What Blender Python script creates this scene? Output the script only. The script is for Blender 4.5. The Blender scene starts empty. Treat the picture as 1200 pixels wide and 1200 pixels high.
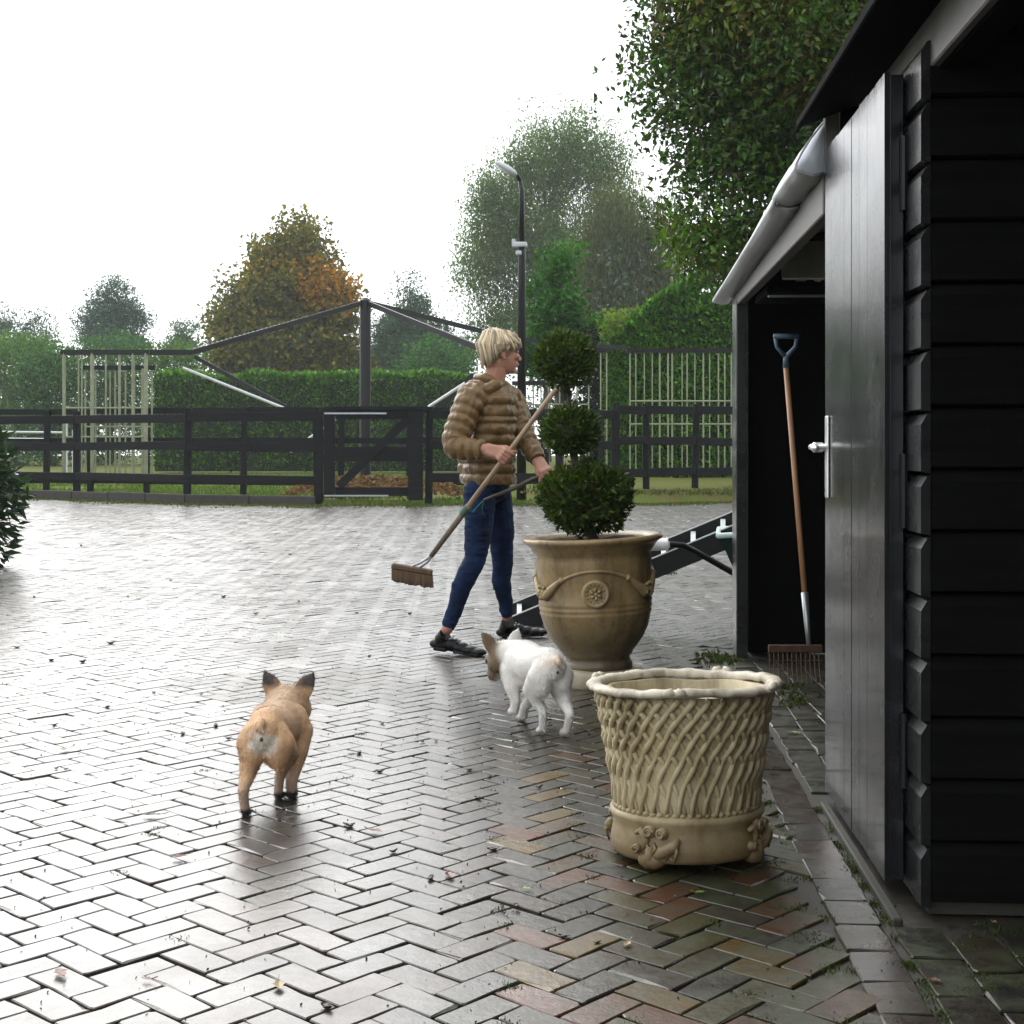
import bpy, math, random
import numpy as np
from mathutils import Vector, Matrix, Quaternion
random.seed(7); rng = np.random.default_rng(7)
S = bpy.context.scene; COL = S.collection; PI = math.pi; R_ = math.radians

# ------------------------------------------------------------------ camera
PSI = R_(3.64); CAMH = 1.09; FPX = 1650.0; HY = 522.0
cam = bpy.data.cameras.new('camera'); camo = bpy.data.objects.new('camera', cam); COL.objects.link(camo)
cam.sensor_width = 36; cam.lens = 36*FPX/1200; cam.shift_y = -(600-HY)/1200
cam.clip_start = 0.05; cam.clip_end = 900
camo.location = (0, 0, CAMH); camo.rotation_euler = (PI/2, 0, PSI)
S.camera = camo
RV = Vector((math.cos(PSI), math.sin(PSI), 0)); FV = Vector((-math.sin(PSI), math.cos(PSI), 0)); UP = Vector((0, 0, 1))
# ------------------------------------------------------------------ world, sun, exposure
W = bpy.data.worlds.new('World'); S.world = W; W.use_nodes = True
nt = W.node_tree; nt.nodes.clear()
sky = nt.nodes.new('ShaderNodeTexSky'); sky.sky_type = 'NISHITA'; sky.sun_disc = False
sky.sun_elevation = R_(36); sky.sun_rotation = R_(-32); sky.dust_density = 5; sky.air_density = 1.0
bw = nt.nodes.new('ShaderNodeRGBToBW'); mixw = nt.nodes.new('ShaderNodeMix'); mixw.data_type = 'RGBA'
mixw.inputs['Factor'].default_value = 0.86          # thick even cloud over the clear-sky colours
cmb = nt.nodes.new('ShaderNodeCombineColor')
bg = nt.nodes.new('ShaderNodeBackground'); bg.inputs['Strength'].default_value = 0.12
wo = nt.nodes.new('ShaderNodeOutputWorld')
nt.links.new(sky.outputs[0], bw.inputs[0])
for i in range(3): nt.links.new(bw.outputs[0], cmb.inputs[i])
nt.links.new(cmb.outputs[0], mixw.inputs['A']); mixw.inputs['B'].default_value = (9.6, 9.9, 10.2, 1)
nt.links.new(mixw.outputs['Result'], bg.inputs['Color']); nt.links.new(bg.outputs[0], wo.inputs[0])
sd = bpy.data.lights.new('sun', 'SUN'); sd.energy = 1.3; sd.angle = R_(55); sd.color = (1, .97, .93)
so = bpy.data.objects.new('sun', sd); COL.objects.link(so)
sdir = Vector((-math.sin(R_(32))*math.cos(R_(36)), math.cos(R_(32))*math.cos(R_(36)), math.sin(R_(36))))
so.rotation_euler = sdir.to_track_quat('Z', 'Y').to_euler(); so.location = (-5, 3, 12)
S.view_settings.view_transform = 'Standard'; S.view_settings.look = 'None'
S.view_settings.gamma = 1; S.view_settings.use_curve_mapping = False
S.view_settings.exposure = 0.75
S.render.engine = 'CYCLES'
S.cycles.volume_bounces = 1; S.cycles.max_bounces = 8

# ------------------------------------------------------------------ helpers
def P(px, py, d):
    r = (px-600)*d/FPX
    v = RV*r + FV*d; return Vector((v.x, v.y, CAMH-(py-HY)*d/FPX))
def G(px, py):
    return P(px, py, FPX*CAMH/(py-HY))
def rd(r, d, z=0.0):
    v = RV*r + FV*d; return Vector((v.x, v.y, z))
def V(*a): return Vector(a)

class MB:
    def __init__(s): s.v = []; s.f = []
    def add(s, vs, fs):
        b = len(s.v); s.v.extend(vs); s.f.extend([tuple(i+b for i in f) for f in fs])
    def box(s, c, size, rot=None, ch=0):
        hx, hy, hz = size[0]/2, size[1]/2, size[2]/2; c = Vector(c)
        if ch:
            vs = []
            for sx in (-1, 1):
                for sy in (-1, 1):
                    for sz in (-1, 1):
                        vs += [(sx*(hx-ch), sy*(hy-ch), sz*hz), (sx*(hx-ch), sy*hy, sz*(hz-ch)), (sx*hx, sy*(hy-ch), sz*(hz-ch))]
            import bmesh
            bm = bmesh.new()
            for q in vs: bm.verts.new(q)
            r = bmesh.ops.convex_hull(bm, input=bm.verts)
            bm.verts.index_update(); bm.verts.ensure_lookup_table()
            vv = [q.co.copy() for q in bm.verts]; ff = [[q.index for q in f.verts] for f in bm.faces]; bm.free()
        else:
            vv = [Vector((x*hx, y*hy, z*hz)) for x in (-1, 1) for y in (-1, 1) for z in (-1, 1)]
            ff = [(0, 1, 3, 2), (4, 6, 7, 5), (0, 4, 5, 1), (2, 3, 7, 6), (0, 2, 6, 4), (1, 5, 7, 3)]
        if rot is not None: vv = [rot @ q for q in vv]
        s.add([q+c for q in vv], ff)
    def beam(s, a, b, w, h, up=UP, ch=0):
        a, b = Vector(a), Vector(b); x = (b-a); L = x.length; x.normalize()
        y = up.cross(x)
        if y.length < 1e-4: y = Vector((1, 0, 0)).cross(x)
        y.normalize(); z = x.cross(y)
        s.box((a+b)/2, (L, w, h), Matrix((x, y, z)).transposed(), ch)
    def tube(s, pts, rad, n=8, cap=True, flat=None):
        pts = [Vector(p) for p in pts]; m = len(pts)
        if not hasattr(rad, '__len__'): rad = [rad]*m
        t = [(pts[min(i+1, m-1)]-pts[max(i-1, 0)]).normalized() for i in range(m)]
        u = t[0].orthogonal().normalized(); vs = []
        for i in range(m):
            u = (u - t[i]*u.dot(t[i]));
            if u.length < 1e-5: u = t[i].orthogonal()
            u.normalize(); w = t[i].cross(u)
            for k in range(n):
                a = 2*PI*k/n; vs.append(pts[i] + (u*math.cos(a)+w*math.sin(a))*rad[i])
        fs = [(i*n+k, i*n+(k+1) % n, (i+1)*n+(k+1) % n, (i+1)*n+k) for i in range(m-1) for k in range(n)]
        if cap: fs += [tuple(range(n-1, -1, -1)), tuple((m-1)*n+k for k in range(n))]
        s.add(vs, fs)
    def ell(s, c, r, rot=None, nu=12, nv=8):
        c = Vector(c)
        if not hasattr(r, '__len__'): r = (r, r, r)
        vs = [Vector((0, 0, r[2]))]
        for j in range(1, nv):
            th = PI*j/nv
            for k in range(nu):
                a = 2*PI*k/nu
                vs.append(Vector((r[0]*math.sin(th)*math.cos(a), r[1]*math.sin(th)*math.sin(a), r[2]*math.cos(th))))
        vs.append(Vector((0, 0, -r[2])))
        if rot is not None: vs = [rot @ q for q in vs]
        fs = [(0, 1+k, 1+(k+1) % nu) for k in range(nu)]
        for j in range(nv-2):
            b = 1+j*nu
            fs += [(b+k, b+nu+k, b+nu+(k+1) % nu, b+(k+1) % nu) for k in range(nu)]
        e = len(vs)-1; b = 1+(nv-2)*nu
        fs += [(b+k, e, b+(k+1) % nu) for k in range(nu)]
        s.add([q+c for q in vs], fs)
    def chain(s, pts, rad, n=12):          # overlapping capsules, to be remeshed into one surface
        pts = [Vector(p) for p in pts]
        for p, r in zip(pts, rad): s.ell(p, r, nu=n, nv=8)
        for i in range(len(pts)-1):
            if (pts[i+1]-pts[i]).length > 1e-4: s.tube([pts[i], pts[i+1]], [rad[i], rad[i+1]], n)
    def lathe(s, prof, n=64, c=(0, 0, 0), wob=None):
        c = Vector(c); m = len(prof); vs = []
        for i, (r, z) in enumerate(prof):
            for k in range(n):
                a = 2*PI*k/n; q = Vector((r*math.cos(a), r*math.sin(a), z))
                if wob: q = wob(q, a, i)
                vs.append(q+c)
        fs = [(i*n+k, i*n+(k+1) % n, (i+1)*n+(k+1) % n, (i+1)*n+k) for i in range(m-1) for k in range(n)]
        s.add(vs, fs)
    def prism(s, poly, z0, z1):
        n = len(poly)
        vs = [Vector((p[0], p[1], z0)) for p in poly]+[Vector((p[0], p[1], z1)) for p in poly]
        fs = [tuple(range(n-1, -1, -1)), tuple(range(n, 2*n))]+[(i, (i+1) % n, n+(i+1) % n, n+i) for i in range(n)]
        s.add(vs, fs)
    def build(s, name, mat, parent=None, smooth=False, origin=None, col=None):
        me = bpy.data.meshes.new(name)
        o0 = Vector(origin) if origin is not None else Vector((0, 0, 0))
        me.from_pydata([tuple(Vector(q)-o0) for q in s.v], [], s.f); me.update()
        if mat: me.materials.append(mat)
        if smooth: me.polygons.foreach_set('use_smooth', [True]*len(me.polygons))
        if col is not None: set_tint(me, col)
        o = bpy.data.objects.new(name, me); COL.objects.link(o); o.location = o0
        attach(o, parent); return o

WM = {}
def attach(o, parent):
    """parent while keeping the world position in which the part was written"""
    if parent is None: WM[o.name] = Matrix.Translation(o.location); return
    o.parent = parent; o.matrix_parent_inverse = WM[parent.name].inverted()
    WM[o.name] = Matrix.Translation(o.location)
def set_tint(me, cols):
    a = me.color_attributes.new('tint', 'FLOAT_COLOR', 'POINT')
    c = np.asarray(cols, dtype=np.float32)
    if c.ndim == 1: c = np.tile(c, (len(me.vertices), 1))
    if c.shape[1] == 3: c = np.hstack([c, np.ones((len(c), 1), np.float32)])
    a.data.foreach_set('color', c.ravel())
def tag(o, label=None, cat=None, group=None, kind=None):
    if label: o['label'] = label
    if cat: o['category'] = cat
    if group: o['group'] = group
    if kind: o['kind'] = kind
    return o
def thing(name, loc, label, cat, group=None, rz=0):
    o = bpy.data.objects.new(name, None); COL.objects.link(o); o.location = loc; o.rotation_euler = (0, 0, rz); o.empty_display_size = .1
    WM[o.name] = Matrix.Translation(Vector(loc)) @ Matrix.Rotation(rz, 4, 'Z')
    return tag(o, label, cat, group)
def npmesh(name, verts, quads, mat, parent=None, cols=None, smooth=False):
    me = bpy.data.meshes.new(name); nv = len(verts); nq = len(quads)
    me.vertices.add(nv); me.vertices.foreach_set('co', np.asarray(verts, np.float32).ravel())
    me.loops.add(nq*4); me.loops.foreach_set('vertex_index', np.asarray(quads, np.int32).ravel())
    me.polygons.add(nq); me.polygons.foreach_set('loop_start', np.arange(0, nq*4, 4, dtype=np.int32))
    me.update(calc_edges=True)
    me.polygons.foreach_set('use_smooth', np.full(nq, smooth, bool))
    if cols is not None: set_tint(me, cols)
    me.materials.append(mat)
    o = bpy.data.objects.new(name, me); COL.objects.link(o); attach(o, parent); return o
def remesh(o, voxel, it=4, fac=.5):
    m = o.modifiers.new('r', 'REMESH'); m.mode = 'VOXEL'; m.voxel_size = voxel; m.use_smooth_shade = True
    if it:
        q = o.modifiers.new('s', 'SMOOTH'); q.factor = fac; q.iterations = it
    dg = bpy.context.evaluated_depsgraph_get(); me = bpy.data.meshes.new_from_object(o.evaluated_get(dg))
    mats = list(o.data.materials); o.modifiers.clear(); nm = o.data.name; old = o.data; o.data = me; bpy.data.meshes.remove(old); me.name = nm
    if len(me.materials) == 0:
        for mm in mats: me.materials.append(mm)
    me.polygons.foreach_set('use_smooth', np.ones(len(me.polygons), bool)); me.update()
    return o
def coords(me):
    a = np.empty(len(me.vertices)*3, np.float32); me.vertices.foreach_get('co', a); return a.reshape(-1, 3)
def noise3(p, seed=0):                       # cheap smooth value noise for numpy points
    p = np.asarray(p, float); i = np.floor(p).astype(int); f = p-i; f = f*f*(3-2*f); out = np.zeros(len(p))
    for dx in (0, 1):
        for dy in (0, 1):
            for dz in (0, 1):
                h = np.sin((i[:, 0]+dx)*127.1+(i[:, 1]+dy)*311.7+(i[:, 2]+dz)*74.7+seed*13.7)*43758.5453
                h -= np.floor(h)
                w = (f[:, 0] if dx else 1-f[:, 0])*(f[:, 1] if dy else 1-f[:, 1])*(f[:, 2] if dz else 1-f[:, 2])
                out += h*w
    return out

# ------------------------------------------------------------------ materials
class NT:
    def __init__(s, name):
        s.m = bpy.data.materials.new(name); s.m.use_nodes = True; s.t = s.m.node_tree; s.t.nodes.clear()
        s.out = s.n('ShaderNodeOutputMaterial'); s.co = s.n('ShaderNodeTexCoord')
    def n(s, t, **k):
        q = s.t.nodes.new(t)
        for a, b in k.items(): setattr(q, a, b)
        return q
    def l(s, a, b): s.t.links.new(a, b)
    def val(s, sock, v):
        if isinstance(v, (int, float)): sock.default_value = v
        elif isinstance(v, (tuple, list)): sock.default_value = tuple(v) if len(v) == 4 or len(sock.default_value) == 3 else tuple(v)+(1,)
        else: s.l(v, sock)
    def noise(s, scale, detail=5, rough=.6, stretch=None, src=None, dist=0):
        q = s.n('ShaderNodeTexNoise'); q.inputs['Scale'].default_value = scale; q.inputs['Detail'].default_value = detail
        q.inputs['Roughness'].default_value = rough; q.inputs['Distortion'].default_value = dist
        src = src or s.co.outputs['Object']
        if stretch:
            mp = s.n('ShaderNodeMapping'); mp.inputs['Scale'].default_value = stretch; s.l(src, mp.inputs[0]); src = mp.outputs[0]
        s.l(src, q.inputs['Vector']); return q.outputs['Fac']
    def ramp(s, f, stops):
        q = s.n('ShaderNodeValToRGB'); e = q.color_ramp.elements
        while len(e) < len(stops): e.new(.5)
        for i, (p, c) in enumerate(stops):
            e[i].position = p; e[i].color = (c, c, c, 1) if isinstance(c, (int, float)) else tuple(c)+(1,)
        s.l(f, q.inputs[0]); return q.outputs[0]
    def mix(s, f, a, b, mode='MIX'):
        q = s.n('ShaderNodeMix', data_type='RGBA', blend_type=mode)
        s.val(q.inputs['Factor'], f); s.val(q.inputs['A'], a); s.val(q.inputs['B'], b); return q.outputs['Result']
    def math(s, op, a, b=0.0):
        q = s.n('ShaderNodeMath', operation=op); s.val(q.inputs[0], a); s.val(q.inputs[1], b); return q.outputs[0]
    def bump(s, h, strength=.3, dist=.01, prev=None):
        q = s.n('ShaderNodeBump'); q.inputs['Strength'].default_value = strength; q.inputs['Distance'].default_value = dist
        s.l(h, q.inputs['Height'])
        if prev: s.l(prev, q.inputs['Normal'])
        return q.outputs[0]
    def bsdf(s, color, rough=.6, metal=0, spec=.5, normal=None, coat=0, sheen=0, **k):
        b = s.n('ShaderNodeBsdfPrincipled'); s.val(b.inputs['Base Color'], color); s.val(b.inputs['Roughness'], rough)
        s.val(b.inputs['Metallic'], metal); s.val(b.inputs['Specular IOR Level'], spec)
        if coat: b.inputs['Coat Weight'].default_value = coat; b.inputs['Coat Roughness'].default_value = .1 if coat < .45 else .16
        if sheen: b.inputs['Sheen Weight'].default_value = sheen
        if normal: s.l(normal, b.inputs['Normal'])
        s.l(b.outputs[0], s.out.inputs[0]); return b
    def attr(s):
        q = s.n('ShaderNodeAttribute'); q.attribute_name = 'tint'; return q

def simple(name, c, rough=.6, var=.25, scale=12, bump=.15, bscale=60, metal=0, spec=.5, stretch=None, dist=.004):
    t = NT(name); n = t.noise(scale, 6, .65, stretch)
    d = tuple(max(0, x*(1-var)) for x in c); e = tuple(x*(1+var) for x in c)
    col = t.ramp(n, [(.3, d), (.7, e)])
    rr = t.ramp(n, [(.2, max(0, rough-.12)), (.8, min(1, rough+.12))])
    t.bsdf(col, rr, metal, spec, t.bump(t.noise(bscale, 4, .6, stretch), bump, dist)); return t.m

def mat_brick():
    t = NT('wet_clinker_brick'); a = t.attr()
    n1 = t.noise(22, 6, .7); n2 = t.noise(140, 4, .7); n3 = t.noise(3.0, 5, .65)
    c = t.mix(t.ramp(n1, [(.35, 0.0), (.7, .55)]), a.outputs['Color'], (.035, .03, .026), 'MIX')
    c = t.mix(t.ramp(n2, [(.55, 0), (.75, .3)]), c, (.09, .085, .07))
    moss = t.math('MULTIPLY', t.ramp(t.noise(9, 7, .75), [(.42, 0), (.62, 1)]), a.outputs['Alpha'])
    c = t.mix(moss, c, (.022, .030, .008))
    r = t.ramp(n3, [(.3, .18), (.72, .42)])
    r = t.mix(t.ramp(n1, [(.45, 0), (.75, .5)]), r, (.4, .4, .4)); r = t.mix(moss, r, (.6, .6, .6))
    b = t.bump(t.noise(28, 5, .6), .30, .006); b = t.bump(n2, .25, .002, b)
    pb_ = t.bsdf(c, r, 0, .5, b, coat=.46); t.l(t.math('MULTIPLY', .48, t.math('SUBTRACT', 1.0, t.math('MULTIPLY', a.outputs['Alpha'], .8))), pb_.inputs['Coat Weight']); cn = t.bump(t.noise(34, 6, .65), .22, .005); t.l(t.bump(n2, .2, .0018, cn), pb_.inputs['Coat Normal']); t.l(t.mix(t.ramp(t.noise(2.2, 6, .7), [(.35, 0), (.68, 1)]), (.13, .13, .13), (.34, .34, .34)), pb_.inputs['Coat Roughness']); return t.m
def mat_foliage(name, trans=.3, rough=.42, spec=.35):
    t = NT(name); a = t.attr()
    b = t.n('ShaderNodeBsdfPrincipled'); t.l(a.outputs['Color'], b.inputs['Base Color']); b.inputs['Roughness'].default_value = rough
    b.inputs['Specular IOR Level'].default_value = spec
    tr = t.n('ShaderNodeBsdfTranslucent'); hs = t.n('ShaderNodeHueSaturation'); hs.inputs['Value'].default_value = 1.3; hs.inputs['Saturation'].default_value = 1.15
    t.l(a.outputs['Color'], hs.inputs['Color']); t.l(hs.outputs[0], tr.inputs[0])
    mx = t.n('ShaderNodeMixShader'); mx.inputs[0].default_value = trans; t.l(b.outputs[0], mx.inputs[1]); t.l(tr.outputs[0], mx.inputs[2])
    t.l(mx.outputs[0], t.out.inputs[0]); return t.m
def mat_blackwood(name, c=(.014, .0145, .016), streak=True, r0=.28, r1=.6, bs=.35, spec=.5, coat=0, scuff=0):
    t = NT(name); n = t.noise(30, 6, .7, (1, 1, .06) if streak else (.05, .05, 1)); n2 = t.noise(5, 4, .6)
    col = t.mix(t.ramp(n, [(.4, 0), (.75, .8)]), c, tuple(min(1, x*2.4) for x in c))
    if scuff: col = t.mix(t.ramp(t.noise(26, 8, .8, (1, 1, .5)), [(.62, 0), (.74, scuff)]), col, (.16, .155, .14)); col = t.mix(t.ramp(t.noise(60, 3, .6, (1, 1, .35)), [(.70, 0), (.78, scuff)]), col, (.06, .05, .035))
    t.bsdf(col, t.ramp(n2, [(.3, r0), (.75, r1)]), 0, spec, t.bump(n, bs, .003), coat=coat); return t.m
def mat_attr(name, rough=.7, spec=.3, bscale=200, bump=.2, sheen=0, bd=.002):
    t = NT(name); a = t.attr(); n = t.noise(bscale, 4, .6); n2 = t.noise(14, 5, .6)
    c = t.mix(t.ramp(n2, [(.35, .0), (.7, .22)]), a.outputs['Color'], (0, 0, 0))
    t.bsdf(c, rough, 0, spec, t.bump(n, bump, bd), sheen=sheen); return t.m
def mat_pot(name, c1, c2, c3, low, rough=.45, zlow=(0.0, .25)):
    t = NT(name); n = t.noise(6, 7, .7); n2 = t.noise(28, 6, .7); n3 = t.noise(9, 6, .7, (1, 1, .22))
    c = t.mix(t.ramp(n, [(.35, 0), (.68, 1)]), c1, c2)
    c = t.mix(t.ramp(n3, [(.48, 0), (.66, .85)]), c, c3)
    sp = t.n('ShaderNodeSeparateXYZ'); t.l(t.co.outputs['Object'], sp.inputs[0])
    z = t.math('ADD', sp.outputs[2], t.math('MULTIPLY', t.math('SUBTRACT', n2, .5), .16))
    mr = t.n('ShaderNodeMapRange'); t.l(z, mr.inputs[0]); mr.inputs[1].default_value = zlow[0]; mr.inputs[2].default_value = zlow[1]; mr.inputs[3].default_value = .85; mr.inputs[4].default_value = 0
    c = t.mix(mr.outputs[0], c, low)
    c = t.mix(t.ramp(n2, [(.58, 0), (.72, .6)]), c, tuple(x*.35 for x in c3))
    t.bsdf(c, t.ramp(n2, [(.3, rough-.1), (.7, rough+.2)]), 0, .45, t.bump(n2, .25, .004)); return t.m
def mat_ground():
    t = NT('verge_ground'); n = t.noise(.35, 6, .7); n2 = t.noise(3.5, 7, .75); n3 = t.noise(25, 5, .7)
    g = t.mix(n3, (.05, .085, .014), (.13, .16, .035)); s_ = t.mix(n3, (.055, .035, .018), (.19, .13, .06))
    c = t.mix(t.ramp(n2, [(.42, 0), (.58, 1)]), g, s_); c = t.mix(t.ramp(n, [(.4, 0), (.6, .85)]), c, g)
    t.bsdf(c, .95, 0, .05, t.bump(n3, .6, .03)); return t.m

M = dict(
    brick=mat_brick(), ground=mat_ground(),
    joint=simple('wet_joint_sand', (.030, .027, .02), .55, .5, 40, .5, 200),
    leaf=mat_foliage('leaf', .38, .5, .18), gloss_leaf=mat_foliage('glossy_leaf', .25, .35, .25), needle=mat_foliage('needle', .2, .6, .2),
    bark=simple('bark', (.06, .05, .038), .85, .4, 10, .8, 30, stretch=(1, 1, .2), dist=.02),
    fence=mat_blackwood('black_fence_paint', (.009, .0095, .010), False, .5, .8, .35, .1),
    shed=mat_blackwood('black_stained_board', (.008, .0085, .009), False, .18, .4, .3, .5, .5, .7),
    shadeboard=mat_blackwood('dry_shaded_board', (.0035, .0035, .0038), False, .75, .9, .3, .08),  # dry matt front boards, the bay's shade put into a blacker colour
    door=mat_blackwood('black_door_paint', (.010, .0105, .012), True, .14, .34, .34, .32, .22, .18),
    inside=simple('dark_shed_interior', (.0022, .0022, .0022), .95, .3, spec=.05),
    greybeam=simple('weathered_grey_timber', (.12, .115, .105), .6, .35, 6, .4, 40),
    gutter=simple('pale_plastic_gutter', (.36, .375, .385), .4, .12, 5, .15, 20),
    kerb=simple('grey_concrete_edging', (.036, .034, .028), .7, .4, 8, .5, 60),
    steel=simple('galvanised_steel', (.35, .37, .38), .4, .2, 20, .1, 80, metal=.8),
    chrome=simple('brushed_aluminium', (.8, .8, .8), .3, .05, 20, .05, 80, metal=.9),
    blackmetal=simple('black_painted_metal', (.007, .0075, .008), .4, .3, 20, .1, 80, spec=.3),
    panelbar=simple('weathered_pale_bar', (.22, .24, .15), .5, .25, 6, .1, 40),
    whitebar=simple('wet_silver_tube', (.5, .52, .52), .3, .15, 6, .1, 40),
    wood=simple('ash_wood_handle', (.33, .235, .15), .5, .25, 14, .2, 60, stretch=(3, 3, .3)),
    ochrewood=simple('orange_wood_handle', (.34, .17, .08), .5, .25, 14, .2, 60, stretch=(3, 3, .3)),
    greywood=simple('grey_weathered_wood', (.15, .115, .082), .6, .3, 14, .2, 60, stretch=(3, 3, .3)),
    darkwood=simple('dark_stick', (.05, .04, .032), .55, .35, 14, .3, 60),
    brush=simple('brown_bristle', (.10, .06, .032), .8, .5, 60, .8, 160, stretch=(1, 1, .15)),
    rust=simple('rusty_steel', (.065, .030, .015), .7, .45, 25, .4, 80),
    bluegrip=simple('blue_grey_grip', (.07, .12, .17), .45, .2),
    green=simple('dark_green_plastic', (.02, .05, .045), .4, .2), teal=simple('pale_teal_rim', (.55, .7, .66), .4, .1),
    white=simple('white_plastic', (.75, .75, .73), .4, .06), lamp=simple('lamp_grey', (.45, .48, .5), .4, .1),
    twine=simple('green_twine', (.03, .14, .09), .8, .3), soil=simple('potting_soil', (.02, .015, .01), .9, .4, 30, .9, 60, dist=.02),
    pale=simple('pale_fibre_cement', (.75, .75, .70), .6, .15, 8, .2, 30),
    skin=mat_attr('skin', .5, .35, 120, .06), coat=mat_attr('dog_coat', .62, .3, 260, .35, .15),
    jacket=simple('olive_brown_nylon', (.135, .082, .031), .36, .14, 9, .35, 26, dist=.006, spec=.3),
    jeans=simple('dark_blue_denim', (.008, .0185, .052), .8, .7, 9, .4, 240, spec=.12, stretch=(1, 1, .5)),
    shoe=simple('black_leather', (.004, .004, .0045), .45, .2, spec=.25), hair=mat_attr('blond_hair', .5, .35, 90, .3),
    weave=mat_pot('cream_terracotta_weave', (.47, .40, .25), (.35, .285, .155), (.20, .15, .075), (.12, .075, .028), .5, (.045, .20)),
    rimwhite=mat_pot('chalky_rim', (.58, .53, .43), (.42, .37, .27), (.12, .09, .055), (.3, .2, .1), .5, (-2, -1.9)),
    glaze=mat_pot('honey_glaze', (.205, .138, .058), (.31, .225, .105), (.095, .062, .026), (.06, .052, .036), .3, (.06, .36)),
    relief=mat_pot('honey_relief', (.33, .25, .125), (.26, .18, .08), (.15, .1, .05), (.1, .08, .05), .35, (-2, -1.9)),
    stone=simple('worn_pale_stone', (.36, .31, .22), .6, .3, 12, .4, 60),
    debris=simple('wet_dark_leaf', (.012, .009, .006), .4, .4), redleaf=simple('wet_red_leaf', (.14, .045, .025), .4, .4),
    paleleaf=simple('pale_fallen_leaf', (.3, .22, .1), .45, .3), greenleaf=simple('fresh_green_leaf', (.12, .22, .03), .4, .3),
    moss=mat_foliage('moss_blades', .2, .7, .15),
)

# ================================================================== GROUND
gm = MB(); E = 160
xs = np.linspace(-E, E, 41); ys = np.linspace(-30, E, 31)
gv = [(x, y, -.08) for y in ys for x in xs]
gf = [(j*41+i, j*41+i+1, (j+1)*41+i+1, (j+1)*41+i) for j in range(30) for i in range(40)]
gm.add([Vector(q) for q in gv], gf); tag(gm.build('ground', M['ground']), kind='structure')

# fence line in camera (right, depth) terms: paving ends there
FL = [(-14, 31), (-11.6, 30.2), (-10.4, 29.4), (-8.8, 28.4), (-6.08, 26.4), (-3.55, 25.7), (-1.5, 25.9), (-.1, 26.2), (.85, 26.6), (2.0, 27.3), (2.62, 27.6), (3.66, 28.1), (4.8, 28.4), (7, 28.8)]
def fdepth(r): return np.interp(r, [q[0] for q in FL], [q[1] for q in FL])
def pave_end(r): return fdepth(r) - np.interp(r, [0, 1.5], [.25, 1.5])
# paving bed
pb = MB(); ring = [rd(r, pave_end(r), -.0125) for r in np.linspace(-14, 7, 40)]
poly = [rd(-14, -3, -.0125), rd(7, -3, -.0125)] + ring[::-1]
pb.add(poly, [tuple(range(len(poly)))])
paving = tag(pb.build('paving', M['joint']), kind='structure')

SHEDX = .69
BORD = .527
def gen_bricks():
    w = .0845; ang = R_(43)               # courses run 43 degrees right of the view
    a = RV*math.sin(ang)+FV*math.cos(ang); b = -RV*math.cos(ang)+FV*math.sin(ang)
    A = np.array([a.x, a.y]); B = np.array([b.x, b.y])
    out = []
    N = 260
    n, m = np.meshgrid(np.arange(-40, 420), np.arange(-200, 200), indexing='ij')
    ox = (n+2*m).ravel().astype(float); oy = (n-2*m).ravel().astype(float)
    Hc = np.stack([ox+1, oy+.5], 1); Vc = np.stack([ox+.5, oy+2], 1)
    res = []
    for c, horiz in ((Hc, True), (Vc, False)):
        xy = (c[:, :1]*A+c[:, 1:]*B)*w
        r = xy[:, 0]*RV.x+xy[:, 1]*RV.y; d = xy[:, 0]*FV.x+xy[:, 1]*FV.y
        k = (d > 1.7) & (np.abs(r) < .395*d+.9) & (d < pave_end(r)-.02) & ((xy[:, 0] < BORD-.012) | (xy[:, 1] > 7.7))
        res.append((xy[k], np.full(k.sum(), horiz), d[k], r[k]))
    xy = np.concatenate([q[0] for q in res]); hz = np.concatenate([q[1] for q in res]); d = np.concatenate([q[2] for q in res]); r = np.concatenate([q[3] for q in res])
    return xy, hz, d, r, A, B, w
xy, hz, bd, br, bA, bB, bw_ = gen_bricks()
PAL = np.array([(.050, .040, .032), (.058, .044, .034), (.050, .044, .038), (.064, .042, .033), (.044, .040, .038), (.062, .054, .040), (.052, .047, .037)])
def und(x, y):
    p = np.stack([x*.55, y*.55, x*0], 1); p2 = np.stack([x*1.7+9, y*1.7, x*0], 1)
    return (noise3(p, 3)-.5)*.010+(noise3(p2, 5)-.5)*.004
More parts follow.
